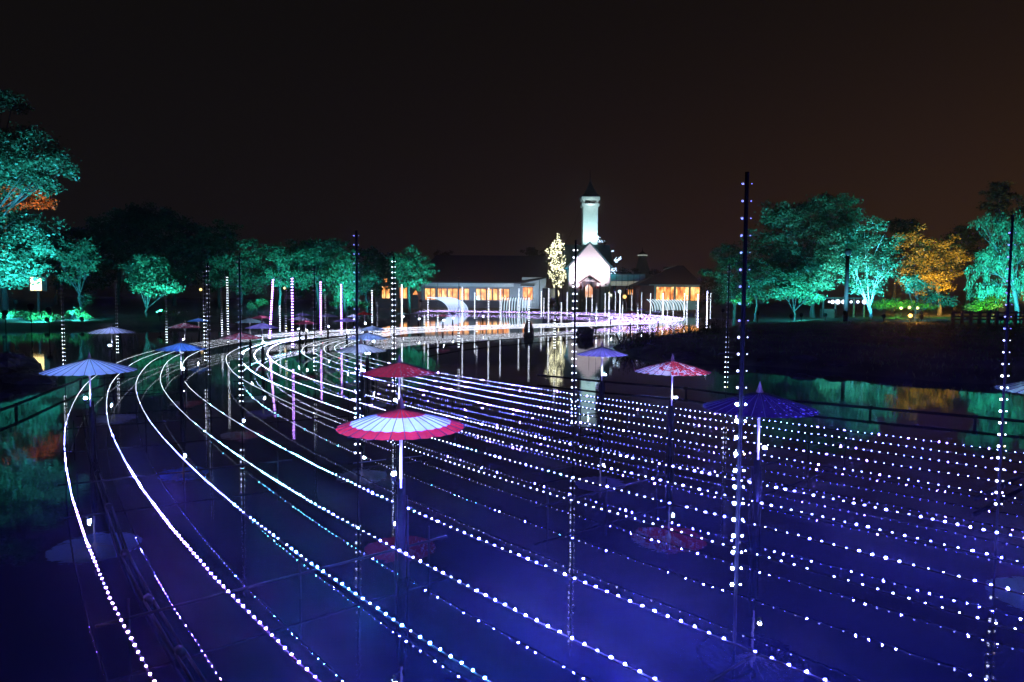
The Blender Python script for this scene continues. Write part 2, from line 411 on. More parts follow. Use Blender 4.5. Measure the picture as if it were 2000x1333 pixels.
# transverse roof behind the gable
b = MB(); xa, xb2 = px_x(1104.5, YC), px_x(1197, YC)
y0, y1 = YC + .6, YC + 14
b.add([(xa, y0, ze - .1), (xb2, y0, ze - .1), (xb2, y0 + 6.7, za), (xa, y0 + 6.7, za), (xa, y1, ze - .1), (xb2, y1, ze - .1),
       (xa, y0, ze - .4), (xb2, y0, ze - .4), (xb2, y1, ze - .4), (xa, y1, ze - .4)],
      [(0, 1, 2, 3), (3, 2, 5, 4), (0, 3, 4), (1, 5, 2), (0, 6, 7, 1), (7, 8, 5, 1), (4, 9, 6, 0), (6, 9, 8, 7), (9, 4, 5, 8)]); b.obj('side_roof', ROOFT, B)
b = MB(); b.box((x0 + .3, YC + .9, zb), (x1 - .3, YC + 13.4, ze - .42)); b.obj('body_wall', PLASTER, B)
b = MB(); prism(b, [(x0, pz(560, 1150, YC)), (x1, pz(560, 1150, YC)), (x1, ze), (xm, za - .25), (x0, ze)], YC, YC + .5); b.obj('gable_wall', PLASTER, B)
# stone base from single stones
bb = MB(); zs1 = pz(560, 1150, YC); bb.box((x0 + .05, YC + .03, .2), (x1 - .05, YC + .5, zs1 - .004)); base = bb.obj('stone_base', STONE, B)
zrow = .45
while zrow < zs1 - .2:
    hh = min(.75, zs1 - zrow); xx = x0 - .05 + random.uniform(0, .2)
    while xx < x1 - .5:
        ww = min(random.uniform(.75, 1.5), x1 - xx)
        sb = MB(); o_ = random.uniform(.05, .13)
        sb.box((xx + .03, YC - o_, zrow + .03), (xx + ww - .03, YC + .029, zrow + hh - .03)); sb.obj('stone', STONE, base)
        xx += ww
    zrow += hh
# gable verge boards
b = MB()
for sgn, xe in ((-1, px_x(1106, YC)), (1, px_x(1195, YC))):
    zl = ze - .35
    b.add([(xm, YC - .55, za + .22), (xe, YC - .55, zl + .28), (xe, YC - .55, zl - .12), (xm, YC - .55, za - .22),
           (xm, YC + 6, za + .22), (xe, YC + 1.0, zl + .28), (xe, YC + 1.0, zl - .12), (xm, YC + 6, za - .22)],
          [(0, 1, 2, 3), (0, 4, 5, 1), (1, 5, 6, 2), (3, 2, 6, 7)])
b.obj('gable_roof', ROOFT, B)
for px in (1110, 1191):
    b = MB(); b.tube([(px_x(px, YC), YC - .2, .6), (px_x(px, YC), YC - .2, ze - .2)], .08); b.obj('downpipe', WALLG, B)
# porch
YP = YC - 3.2
b = MB(); pa = pz(537, 1151, YP); pe = pz(551, 1151, YP)
xl2, xr2, xmm = px_x(1131, YP), px_x(1174, YP), px_x(1151, YP)
porch = MB()
for s0, s1 in ((xl2, xmm), (xmm, xr2)):
    zA, zB = (pe, pa) if s0 == xl2 else (pa, pe)
    porch.add([(s0, YP - .3, zA), (s1, YP - .3, zB), (s1, YC, zB), (s0, YC, zA), (s0, YP - .3, zA - .28), (s1, YP - .3, zB - .28), (s1, YC, zB - .28), (s0, YC, zA - .28)],
              [(0, 1, 2, 3), (7, 6, 5, 4), (0, 4, 5, 1), (3, 2, 6, 7), (0, 3, 7, 4), (1, 5, 6, 2)])
porch.obj('porch_roof', TIMBER, B)
for px in (1133.5, 1141, 1162, 1171.5):
    b = MB(); xq = px_x(px, YP); b.box((xq - .22, YP, .7), (xq + .22, YP + .4, pe - .31 + (.5 if 1135 < px < 1168 else 0))); b.obj('porch_post', TIMBER, B)
b = MB(); b.box((px_x(1136, YC - 1), YC - .12, .7), (px_x(1166, YC - 1), YC - .03, pz(550, 1150, YC - 1))); b.obj('porch_wall', WALLD, B)
# stained glass double door, pointed
SG, t, p = nodes('stained_glass')
c = t.nodes.new('ShaderNodeTexCoord'); v = t.nodes.new('ShaderNodeTexVoronoi'); v.inputs['Scale'].default_value = 3.5
t.links.new(c.outputs['Object'], v.inputs['Vector'])
r = t.nodes.new('ShaderNodeValToRGB'); e = r.color_ramp.elements
e[0].color = (1.2, .35, .06, 1); e[1].color = (1.1, .8, .5, 1); k = e.new(.35); k.color = (.7, .08, .05, 1); k = e.new(.6); k.color = (.9, .5, .15, 1)
sp2 = t.nodes.new('ShaderNodeSeparateColor'); t.links.new(v.outputs['Color'], sp2.inputs[0]); t.links.new(sp2.outputs[0], r.inputs[0])
t.links.new(r.outputs[0], p.inputs['Emission Color']); p.inputs['Emission Strength'].default_value = 1.0
for a, c_ in ((1141.5, 1148.6), (1150.4, 1157.5)):
    xa_, xc_ = px_x(a, YC - 1), px_x(c_, YC - 1); zt, zbm = pz(563, 1150, YC - 1), pz(581, 1150, YC - 1); zp = pz(555, 1150, YC - 1)
    b = MB(); inner = xc_ if a < 1145 else xa_
    prism(b, [(xa_, zbm), (xc_, zbm), (xc_, zp if inner == xc_ else zt), (xa_, zt if inner == xc_ else zp)], YC - .30, YC - .24)
    f = b.obj('stained_glass_door', SG, B)
    b = MB(); b.box((xa_ - .02, YC - .32, .75), (xc_ + .02, YC - .22, zbm - .01)); b.obj('door_panel', TIMBER, f)
for px in (1133.5, 1166.5):
    b = MB(); b.ball((px_x(px, YP), YP - .25, pz(562, 1150, YP)), .42, 10, 8); tag(b.obj('red_lantern', REDC), ('left' if px < 1150 else 'right') + ' one of two round red lanterns on the chapel porch', 'lantern', 'lanterns on the chapel porch')
# tower
YT = YC + 9
TW = thing('bell_tower', 'tall white square bell tower with open belfry and dark spire above the chapel', 'tower', group=None)
tx0, tx1 = px_x(1136.8, YT), px_x(1165, YT); tm = (tx0 + tx1) / 2; hw = (tx1 - tx0) / 2
zt = pz(403, 1150, YT); zl0 = pz(400.5, 1150, YT); zs = pz(391, 1150, YT); zs1 = pz(385, 1150, YT)
b = MB(); b.box((tx0, YT, 1), (tx1, YT + 2 * hw, zt)); b.obj('shaft', PLASTER, TW)
b = MB(); b.box((tx0 - .35, YT - .35, zt + .004), (tx1 + .35, YT + 2 * hw + .35, zl0 + .3)); b.obj('ledge', PLASTER, TW)
for xq in (tx0 + .15, tx1 - .15):
    for yq in (YT + .15, YT + 2 * hw - .15):
        b = MB(); b.box((xq - .2, yq - .2, zl0 + .3), (xq + .2, yq + .2, zs)); b.obj('belfry_post', PLASTER, TW)
b = MB(); b.box((tx0 - .45, YT - .45, zs + .002), (tx1 + .45, YT + 2 * hw + .45, zs1)); b.obj('belfry_eave', PLASTER, TW)
b = MB(); b.lathe([(.06, .75), (.18, .7), (.3, .35), (.38, .1), (.48, 0)], 12, 0, (tm, YT + hw, zl0 + .75)); b.obj('bell', DARK, TW)
b = MB(); prof = []
ztop = pz(347, 1150, YT); hh = ztop - zs1
for i in range(9):
    u = i / 8; prof.append(((hw + .35) * (1 - u) ** 1.45 * 1.2 + .05, zs1 + .003 + hh * u))
vs = []; fs = []
for i, (rr, z_) in enumerate(prof):
    for sx_, sy_ in ((-1, -1), (1, -1), (1, 1), (-1, 1)): vs.append((tm + sx_ * rr * (.83 if i else .97), YT + hw + sy_ * rr * (.83 if i else .97), z_))
for i in range(8):
    for k in range(4): fs.append((i * 4 + k, i * 4 + (k + 1) % 4, i * 4 + 4 + (k + 1) % 4, i * 4 + 4 + k))
fs.append((3, 2, 1, 0)); b.add(vs, fs); b.obj('spire', ROOFD, TW)
b = MB(); b.tube([(tm, YT + hw, ztop - .3), (tm, YT + hw, pz(327, 1150, YT))], [.16, .06], 5); b.obj('finial', DARK, TW)
cable = MB(); a0 = Vector((tx0 - .3, YT + 1, zl0)); a1 = at(1105, 475, YT - 4)
cable.tube([a0.lerp(a1, u) - Vector((0, 0, 2.2 * 4 * u * (1 - u) * .35)) for u in np.linspace(0, 1, 9)], .035, 4)
tag(cable.obj('stay_cable', WIRE), 'thin stay cable running from the bell tower down to the sparkling tree', 'cable')

# glazed corridor to the right of the chapel
Y = 184.0
B = thing('glazed_corridor', 'raised pale glazed corridor joining the chapel and the red roofed hall', 'corridor')
xa_, xb_ = px_x(1191, Y), px_x(1260, Y); zc0, zc1 = pz(558.5, 1225, Y), pz(537.5, 1225, Y); zmid = pz(549.5, 1225, Y)
nP = 6
PANELW = emit('glazing_lower', (.62, .58, .42), .32)
for k in range(nP):
    a = xa_ + (xb_ - xa_) * k / nP; c_ = xa_ + (xb_ - xa_) * (k + 1) / nP
    b = MB(); b.box((a + .06, Y - .02, zmid + .03), (c_ - .06, Y + .05, zc1)); b.obj('pane', PANELG, B)
    b = MB(); b.box((a + .06, Y - .02, zc0), (c_ - .06, Y + .05, zmid - .03)); b.obj('lit_pane', PANELW, B)
b = MB()
for k in range(nP + 1):
    a = xa_ + (xb_ - xa_) * k / nP; b.box((a - .055, Y - .08, zc0 - .1), (a + .055, Y + .08, zc1 + .1))
b.box((xa_, Y - .075, zc0 - .25), (xb_, Y + 2, zc0 - .11)); b.obj('frame', WALLD, B)
b = MB(); b.box((xa_, Y + .1, zc1 + .11), (xb_, Y + 3, zc1 + .3)); b.obj('flat_roof', WALLG, B)
for u in (.1, .55, .95):
    b = MB(); q_ = xa_ + (xb_ - xa_) * u; b.box((q_ - .15, Y, .8), (q_ + .15, Y + .3, zc0 - .252)); b.obj('column', WALLD, B)

# hall on the right
Y = 170.0
B = thing('red_roofed_hall', 'low hall with a hipped maroon roof and bright orange windows', 'building')
xa_, xb_ = px_x(1250, Y), px_x(1368, Y); he = pz(556, 1310, Y); ht = pz(519, 1327, Y + 6); xt = px_x(1327, Y + 6)
b = MB(); b.box((px_x(1251, Y), Y + .6, .6), (px_x(1278, Y), Y + 11, he - .3)); b.obj('red_wall', WALLR, B)
b = MB(); b.box((px_x(1278, Y) + .004, Y + .4, .6), (px_x(1366, Y), Y + 11, he - .3)); b.obj('wall', PLASTER, B)
b = MB(); b.add([(xa_ - .8, Y - .8, he), (xb_ + .3, Y - .8, he), (xb_ + .3, Y + 12, he), (xa_ - .8, Y + 12, he), (xt - .8, Y + 6, ht), (xt + .8, Y + 6, ht),
                 (xa_ - .8, Y - .8, he - .28), (xb_ + .3, Y - .8, he - .28), (xb_ + .3, Y + 12, he - .28), (xa_ - .8, Y + 12, he - .28)],
                [(0, 1, 5, 4), (1, 2, 5), (2, 3, 4, 5), (3, 0, 4), (0, 6, 7, 1), (1, 7, 8, 2), (2, 8, 9, 3), (3, 9, 6, 0), (9, 8, 7, 6)])
b.obj('roof', ROOFR, B)
b = MB(); b.box((xa_ + 2, Y - .9, he - .26), (xb_ - .4, Y - .803, he - .04)); b.obj('gutter', PLASTER, B)
b = MB(); b.tube([(xt - .9, Y + 5.9, ht + .05), (px_x(1301, Y), Y + 3.9, pz(527.5, 1301, Y + 4))], .09, 5); b.obj('ridge_cap', PLASTER, B)
for a, c_, mu_ in ((1282, 1296, 2), (1297, 1308, 2), (1309.5, 1316, 1), (1320, 1345, 3), (1349, 1366, 2)):
    window(B, px_x(a, Y), px_x(c_, Y), pz(587, 1310, Y), pz(561, 1310, Y), Y + .38, mull=mu_)

# far pagoda-like tower
Y = 270.0
B = thing('far_viewing_tower', 'distant pale green flared tower with a lit rim under its cap', 'tower')
xc = px_x(1253, Y)
k_ = Y / F
b = MB(); b.lathe([(22 * k_, pz(545, 1253, Y)), (15 * k_, pz(530, 1253, Y)), (11 * k_, pz(518, 1253, Y)), (8 * k_, pz(507, 1253, Y)), (7.6 * k_, pz(503, 1253, Y)), (7.6 * k_, pz(500, 1253, Y))], 20, 0, (xc, Y, 0)); b.obj('body', solid('pale_green_cladding', (.20, .27, .23), .7), B)
RIM = emit('cap_rim_light', (.8, .9, .8), .45)
b = MB(); b.lathe([(9.5 * k_, pz(500, 1253, Y)), (9.5 * k_, pz(498.4, 1253, Y))], 20, 0, (xc, Y, 0)); b.obj('rim_light', RIM, B)
b = MB(); b.lathe([(9.8 * k_, pz(498.3, 1253, Y)), (5 * k_, pz(494.5, 1253, Y)), (1.2 * k_, pz(491, 1253, Y)), (.05, pz(483, 1253, Y))], 20, 0, (xc, Y, 0)); b.obj('cap', ROOFD, B)

# LED waterfalls: rows of curved light tubes
LEDT = emit('waterfall_tube', (.62, .85, 1.0), 1.6); LEDT2 = emit('waterfall_tube_blue', (.38, .42, 1.0), 1.5)
def waterfall(label, xs0, xs1, shift, Y, ytop, ybot, n, r, mats):
    B = thing('light_waterfall', label, 'light arch', group='curved light waterfalls on the far shore')
    zt, zb_ = pz(ytop, 1000, Y), pz(ybot, 1000, Y - 5)
    rail = MB(); rail.tube([(px_x(xs0, Y), Y, zt + .05), (px_x(xs1, Y), Y, zt + .05)], .07, 5); rail.obj('top_rail', DARK, B)
    for k in range(n):
        u = k / (n - 1); xa = px_x(xs0 + (xs1 - xs0) * u, Y)
        pts = []
        for i in range(9):
            a = math.pi / 2 * i / 8
            pts.append((xa + shift * (math.sin(a)) * Y / F, Y - 5 * math.sin(a), zb_ + (zt - zb_) * math.cos(a)))
        b = MB(); b.tube(pts, r, 5); b.obj('light_tube', mats[k % len(mats)], B)
    for u in (0, 1):
        xa = px_x(xs0 + (xs1 - xs0) * u, Y); b = MB(); b.tube([(xa, Y + .1, gz(xa, Y) - .1 if sdist(xa, Y) > 0 else -.5), (xa, Y + .1, zt)], .06, 5); b.obj('leg', DARK, B)
waterfall('sweeping light waterfall leaning right below the restaurant windows', 836, 872, 44, 176, 582.5, 608, 15, .11, [LEDT, LEDT2])
waterfall('short striped light waterfall below the white restaurant block', 983, 1033, -3, 176, 582, 607, 11, .09, [LEDT])
waterfall('striped light waterfall in front of the red roofed hall', 1259, 1322, 8, 172, 582.5, 606.5, 13, .09, [LEDT])

# small shed, warm kiosk lights between buildings
Y = 178
B = thing('garden_kiosk', 'small dark kiosk with a pale panel and warm light left of the chapel', 'kiosk')
b = MB(); b.box((px_x(1060, Y), Y, .7), (px_x(1070, Y), Y + 3, pz(563, 1065, Y))); b.obj('body', WALLD, B)
b = MB(); b.box((px_x(1071, Y), Y, pz(583, 1078, Y)), (px_x(1084, Y), Y + 1, pz(564, 1078, Y))); b.obj('pale_panel', PANELG, B)
b = MB(); b.ball((px_x(1088, Y), Y - .5, pz(574, 1088, Y)), .75, 8, 6, 0, (.7, .7, 1.3)); b.obj('lamp', emit('kiosk_lamp', (1, .85, .5), 2.2), B)
Y = 186
B = thing('garden_cafe', 'small warm lit stall under the glazed corridor', 'stall')
b = MB(); b.box((px_x(1224, Y), Y, .8), (px_x(1250, Y), Y + 2, pz(564, 1235, Y))); b.obj('counter_wall', WALLR, B)
for a, c_ in ((1226, 1231), (1234, 1242), (1243, 1248)):
    window(B, px_x(a, Y), px_x(c_, Y), pz(576, 1235, Y), pz(566, 1235, Y), Y - .02)
Y = 172
for px, py, rr, col, lb in ((1210, 570, .45, (.6, .85, 1), 'cool white ball lamp right of the chapel wall'), (1220, 580, .5, (1, .55, .15), 'warm orange ball lamp right of the cool white one'),
                            (1193, 577, .35, (.9, 1, .7), 'pale lamp close to the chapel downpipe')):
    b = MB(); c0 = at(px, py, Y); b.ball(c0, rr, 8, 6)
    b.tube([(c0.x, c0.y, .5), (c0.x, c0.y, c0.z - rr * .9)], .06, 5, 1)
    tag(b.obj('garden_lamp', [emit('ball_lamp', col, 2.0), DARK]), lb, 'lamp', 'ball lamps by the chapel')

# ------------------------------------------------------------------ trees
LEAF = leafmat('tree_leaves', (.055, .105, .05)); LEAFD = leafmat('dark_leaves', (.03, .05, .025)); LEAFY = leafmat('maple_leaves', (.12, .10, .03))
LEAFO = leafmat('orange_leaves', (.20, .08, .025)); LEAFG = leafmat('lawn_shrub_leaves', (.06, .12, .035)); NEED = leafmat('pine_needles', (.035, .045, .03))
def leaves(name, lobes, n_per, size, mat, parent, weep=0.0, flat=.6, clump=.22, origin=(0, 0, 0)):
    """lobes: (centre xyz, rx, ry, rz).  Clumps of single leaves through the lobes' volume."""
    V = []
    for (cx, cy_, cz), rx, ry, rz in lobes:
        area = (rx * ry + rx * rz + ry * rz) / 3
        n = int(n_per * 2.9 * area); nc = max(14, int(n / 75))
        d = rng.normal(size=(nc, 3)); d /= np.linalg.norm(d, axis=1)[:, None]
        rad = (rng.random(nc) ** .42) * rng.uniform(.82, 1.14, nc)
        cen = d * rad[:, None] * np.array([rx, ry, rz])
        who = rng.integers(0, nc, n)
        sg = clump * .45 * (rx + rz) / 2 + .16
        off = rng.normal(size=(n, 3)) * np.array([sg, sg, sg * flat])
        if weep:
            off[:, 2] -= np.abs(rng.normal(size=n)) * weep; off[:, :2] *= .45
        pos = cen[who] + off + np.array([cx, cy_, cz]) - np.array(origin)
        a = rng.normal(size=(n, 3)); a[:, 2] *= .55; a /= np.linalg.norm(a, axis=1)[:, None]
        if weep: a = a * .5 + np.array([0, 0, -1.0]); a /= np.linalg.norm(a, axis=1)[:, None]
        bb = np.cross(a, rng.normal(size=(n, 3))); bb /= np.linalg.norm(bb, axis=1)[:, None] + 1e-9
        L = size * .82 * rng.uniform(.6, 1.35, n)[:, None]; Wd = L * rng.uniform(.42, .62, n)[:, None] * (.55 if weep else 1)
        V.append(np.stack([pos - a * L * .5, pos + bb * Wd * .5, pos + a * L * .5, pos - bb * Wd * .5], 1))
    V = np.concatenate(V)
    return link(name, quads_mesh(name, V, mat), parent)
NT = [0]
def tree(label, px, Y, lobes_px, mat=LEAF, n_per=85, size=.34, trunk_px=None, weep=0, trunk_r=None, cat='tree', group=None, name='tree', forks=None, depth=1.0, clump=.22, bark=None):
    """lobes_px: (px, py, rx, ry) ellipses as seen, turned into real ellipsoids round the trunk at distance Y"""
    k = Y / F
    bx = px_x(px, Y); bz = gz(bx, Y)
    T = thing(name, label, cat, (bx, Y, bz - .05), group)
    L = []; lr = random.Random(int(px * 7 + Y))
    for q_ in lobes_px:
        cx, cy_, rx, ry = q_[:4]
        p_ = at(cx, cy_, Y); L.append(((p_.x, Y + lr.uniform(-.35, .35) * rx * k, p_.z), rx * k, rx * k * .85 * depth, ry * k))
    org = (bx, Y, bz - .05)
    leaves('crown', L, n_per, size, mat, T, weep, origin=org, clump=clump)
    top = max(l[0][2] for l in L); low_ = min(l[0][2] - l[3] for l in L)
    r0 = trunk_r or max(.12, (top - bz) * .022)
    fork = low_ + .25 * (top - low_) if forks is None else forks
    fork = max(fork, bz + .8)
    cxm = sum(l[0][0] for l in L) / len(L)
    b = MB(); lean = (cxm - bx) * .25
    tp = [Vector((0, 0, -.3))] + [Vector((lean * u + .12 * math.sin(u * 5 + px), .1 * math.sin(u * 4 + Y), (fork - bz) * u)) for u in (.33, .66, 1.0)]
    b.tube(tp, [r0 * 1.35, r0, r0 * .9, r0 * .8], 7)
    b.obj('trunk', bark or BARK, T)
    lb = MB()
    for c0, rx, ry, rz in L:
        e_ = Vector(c0) - Vector(org); s0 = tp[-1] * lr.uniform(.82, 1.0)
        mid = s0.lerp(e_, .5) + Vector((lr.uniform(-.1, .1) * rx, 0, .08 * rz))
        lb.tube([s0, mid, e_], [r0 * .38, r0 * .2, r0 * .05], 5)
        for j in range(3):
            tip = e_ + Vector((lr.uniform(-.8, .8) * rx, lr.uniform(-.8, .8) * ry, lr.uniform(-.5, .8) * rz))
            lb.tube([mid, mid.lerp(tip, .55) + Vector((0, 0, .05 * rz)), tip], [r0 * .16, r0 * .08, r0 * .02], 4)
    lb.obj('limbs', bark or BARK, T)
    return T
def spot(label, px, py, Y, target, power, col, angle=100, size=.25, body=True, blend=.8, group='floodlights under the trees', emitc=3.0):
    """a small floodlight standing on the ground: housing + lens + its lamp"""
    p_ = at(px, py, Y); g_ = gz(p_.x, Y)
    z = max(g_ + .25, p_.z)
    L = bpy.data.lights.new('flood_lamp', 'SPOT'); L.energy = power * 2.4; L.color = col; L.spot_size = math.radians(angle); L.spot_blend = blend; L.shadow_soft_size = size
    d = (Vector(target) - Vector((p_.x, Y, z))).normalized()
    T = thing('floodlight', label, 'floodlight', (p_.x, Y, z), group)
    lo = bpy.data.objects.new('lamp_light', L); C.objects.link(lo); lo.parent = T
    lo.location = d * .24; lo.rotation_euler = d.to_track_quat('-Z', 'Y').to_euler()
    h = MB(); q_ = d.to_track_quat('Z', 'Y').to_matrix()
    def loc(v): return q_ @ Vector(v)
    prof = [(.16, -.2), (.2, -.05), (.22, .14)]
    vs = []; fs = []
    for r_, z_ in prof:
        for k in range(10): vs.append(loc((r_ * math.cos(k * .6283), r_ * math.sin(k * .6283), z_)))
    for i in range(2):
        for k in range(10): fs.append((i * 10 + k, i * 10 + (k + 1) % 10, i * 10 + 10 + (k + 1) % 10, i * 10 + 10 + k))
    fs.append(tuple(range(9, -1, -1))); h.add(vs, fs); h.obj('housing', DARK, T)
    e_ = MB(); e_.add([loc((.2 * math.cos(k * .6283), .2 * math.sin(k * .6283), .12)) for k in range(10)], [tuple(range(10))])
    e_.obj('lens', emit('flood_lens', [min(1, c_ * .93 + .07) for c_ in col], emitc), T)
    s_ = MB(); s_.tube([(0, 0, -(z - g_) - .1), (0, 0, -.1)], .04, 5); s_.obj('stake', DARK, T)
    return T
TEAL = (.04, .56, .92); TEALG = (.05, .78, .88); AMB = (1.0, .50, .06); GRN = (.16, 1.0, .06); WHT = (.75, .9, 1.0); ORN = (1, .38, .06)

# --- left shore
tree('huge old broadleaf tree lit turquoise at the left edge of the pond', -60, 62,
     [(20, 190, 52, 26), (-40, 215, 60, 40), (36, 288, 95, 48), (-60, 310, 110, 80), (95, 330, 68, 36), (40, 350, 85, 32), (-70, 400, 80, 50), (20, 450, 90, 40), (-60, 490, 110, 70), (60, 490, 75, 42), (-20, 540, 80, 26), (40, 530, 60, 26)], n_per=120, size=.36, depth=.7)
tree('orange lit maple showing through the gap in the huge left tree', 10, 78, [(20, 388, 70, 24), (-40, 395, 60, 25), (70, 395, 30, 14)], LEAFO, n_per=90, size=.4)
tree('slender teal tree with a bare forked stem right of the lit lantern box', 158, 76, [(150, 500, 42, 26), (168, 482, 24, 16), (120, 506, 36, 24), (146, 542, 24, 14), (172, 520, 22, 14), (168, 586, 13, 11)], n_per=120, size=.3)
tree('small flat topped bright mint tree standing alone on the left bank', 284, 77, [(300, 535, 52, 22), (338, 562, 26, 14), (262, 524, 26, 9), (305, 515, 40, 12), (300, 562, 42, 12), (268, 548, 30, 12)], n_per=170, size=.32, forks=1.9)
for px, Y, lob, lb in ((230, 125, [(235, 440, 60, 38), (280, 425, 55, 30), (200, 470, 40, 40), (250, 500, 90, 60)], 'big unlit tree rising highest behind the mint tree'),
                       (340, 128, [(330, 450, 60, 36), (360, 470, 45, 36), (340, 520, 80, 55)], 'unlit broad tree right of the highest dark crown'),
                       (430, 122, [(430, 462, 48, 32), (400, 500, 60, 40), (440, 530, 60, 50)], 'unlit round tree behind the tall double light posts'),
                       (110, 130, [(120, 470, 60, 30), (90, 500, 70, 45), (150, 530, 70, 40)], 'unlit tree in the gap behind the slender teal tree'),
                       (690, 128, [(740, 505, 40, 22), (700, 520, 60, 35), (720, 550, 60, 30)], 'unlit tree between the willow and the restaurant wing'),
                       (620, 122, [(625, 482, 46, 22), (590, 500, 50, 28), (600, 540, 80, 40)], 'unlit tall tree rising behind the willow')):
    tree(lb, px, Y, lob, LEAFD, n_per=55, size=.6, group='unlit trees behind the left bank')
tree('dark teal tree with sparse highlights left of the bright leaning post', 470, 92, [(455, 510, 46, 34), (490, 490, 40, 30), (500, 545, 45, 28), (450, 555, 40, 22)], n_per=75, size=.36)
tree('teal lit tree arching over the bright leaning light post', 545, 88, [(560, 515, 42, 36), (535, 500, 34, 26), (535, 545, 40, 22), (575, 540, 26, 20)], n_per=90, size=.34)
tree('dim rounded tree just left of the weeping willow', 622, 90, [(610, 505, 38, 34), (632, 490, 36, 24), (610, 545, 36, 22)], n_per=80, size=.36)
tree('bright turquoise weeping willow beside the tall black post', 672, 84, [(675, 505, 30, 24), (655, 535, 34, 26), (688, 540, 22, 26), (668, 565, 34, 18)], n_per=150, size=.34, weep=1.0)
tree('low teal tree right of the willow in front of the dark wing', 716, 92, [(712, 552, 28, 20), (735, 545, 14, 12), (695, 565, 24, 16)], n_per=120, size=.3)
tree('rounded dense emerald tree in front of the restaurant roof', 798, 110, [(805, 512, 38, 26), (800, 540, 42, 22), (832, 528, 18, 16), (780, 508, 22, 14), (815, 558, 26, 14)], n_per=100, size=.42)
for px, lob, lb in ((866, [(866, 497, 18, 9), (872, 503, 24, 8)], 'dark tree crown peeking over the left end of the restaurant roof'), (1038, [(1036, 493, 20, 9), (1048, 498, 20, 12)], 'dark tree crown peeking over the right end of the restaurant roof')):
    tree(lb, px, 225, lob, LEAFD, n_per=40, size=.7)
# --- right shore
tree('dim dark teal tree leftmost on the right bank', 1432, 96, [(1425, 505, 36, 34), (1455, 520, 34, 36), (1410, 545, 34, 34), (1445, 570, 46, 28), (1480, 540, 36, 34)], n_per=100, size=.4)
tree('tallest spreading dark tree with twin trunks on the right bank', 1588, 94, [(1560, 435, 70, 46), (1618, 405, 48, 32), (1515, 425, 40, 34), (1650, 440, 46, 44), (1590, 490, 80, 40), (1500, 480, 50, 40), (1640, 500, 50, 34), (1530, 525, 56, 34), (1600, 535, 60, 30)], n_per=105, size=.42, forks=3.6)
tree('low bright mint tree under the tallest dark crown', 1551, 86, [(1560, 560, 56, 20), (1525, 572, 34, 14), (1600, 552, 40, 18), (1580, 580, 34, 12), (1540, 545, 50, 18)], n_per=170, size=.32, forks=2.0)
tree('small dim mint tree left of the low bright one', 1475, 88, [(1478, 558, 28, 16), (1470, 578, 36, 12), (1500, 548, 20, 12)], n_per=90, size=.32)
tree('bright turquoise tree with pale forked trunk behind the dark lamp post', 1702, 82, [(1700, 462, 56, 34), (1738, 490, 26, 22), (1660, 512, 44, 34), (1715, 525, 46, 32), (1690, 558, 58, 16), (1650, 470, 30, 26)], n_per=110, size=.33, forks=2.6, bark=solid('pale_bark', (.32, .30, .27), .8, 0, .3, 8, .4))
tree('low overhanging turquoise tree between the amber tree and the pale trunk', 1785, 80, [(1790, 560, 34, 14), (1830, 578, 28, 14), (1765, 548, 28, 10), (1845, 590, 22, 14)], n_per=120, size=.3, forks=2.0)
tree('amber lit maple in the middle of the right bank', 1835, 104, [(1832, 482, 40, 26), (1802, 515, 44, 34), (1855, 508, 34, 34), (1780, 470, 32, 30), (1815, 550, 60, 26)], LEAFY, n_per=85, size=.4)
tree('large drooping turquoise tree at the right edge', 1985, 72, [(1965, 440, 60, 26), (2020, 470, 70, 50), (1940, 490, 48, 26), (1985, 520, 60, 34), (1918, 520, 36, 20), (1940, 560, 50, 22), (1915, 432, 26, 8), (2030, 560, 60, 30)], n_per=130, size=.32, weep=.35)
tree('tall dark pine standing above the right edge trees', 1958, 116, [(1955, 365, 24, 12), (1945, 380, 28, 9), (1968, 388, 34, 10), (1940, 402, 30, 10), (1975, 410, 44, 16), (1960, 440, 50, 24)], NEED, n_per=75, size=.5, name='pine_tree')
for px, lob, lb in ((1745, [(1745, 452, 44, 26), (1760, 490, 50, 40)], 'unlit tree behind the gap left of the amber maple'), (1888, [(1885, 458, 34, 20), (1900, 490, 50, 40)], 'unlit tree behind the gap right of the amber maple'),
                    (1385, [(1388, 548, 26, 20), (1372, 560, 24, 16), (1395, 580, 30, 24)], 'unlit low tree behind the right end of the hall'), (1215, [(1226, 540, 30, 14), (1290, 535, 30, 10)], 'unlit tree behind the glazed corridor')):
    tree(lb, px, 200 if px < 1400 else 135, lob, LEAFD, n_per=45, size=.6)
# shrubs
def shrub(label, px, Y, lobes_px, mat=LEAFG, n_per=260, size=.24, weep=0, group=None, name='shrub'):
    k = Y / F; bx = px_x(px, Y); bz = gz(bx, Y)
    T = thing(name, label, 'shrub', (bx, Y, bz), group)
    L = []
    for cx, cy_, rx, ry in lobes_px:
        p_ = at(cx, cy_, Y); L.append(((p_.x, Y, max(p_.z, bz + ry * k * .5)), rx * k, rx * k * .7, ry * k))
    leaves('foliage', L, n_per, size, mat, T, weep, origin=(bx, Y, bz))
    b = MB()
    for j in range(5):
        a = j * 1.25; b.tube([(.1 * math.cos(a), .1 * math.sin(a), -.1), (.5 * math.cos(a), .4 * math.sin(a), .7)], [.05, .02], 5)
    b.obj('stems', BARK, T)
    return T
shrub('wide low grassy shrub glowing teal at the left water edge', 50, 70, [(10, 618, 38, 11), (60, 617, 34, 10), (-40, 618, 40, 12), (98, 622, 20, 7)])
shrub('small bright teal shrub at the foot of the slender tree', 150, 72, [(148, 612, 18, 10), (165, 620, 10, 6)])
shrub('dark speckled low shrub behind the third light post', 335, 74, [(330, 612, 26, 6)], n_per=150)
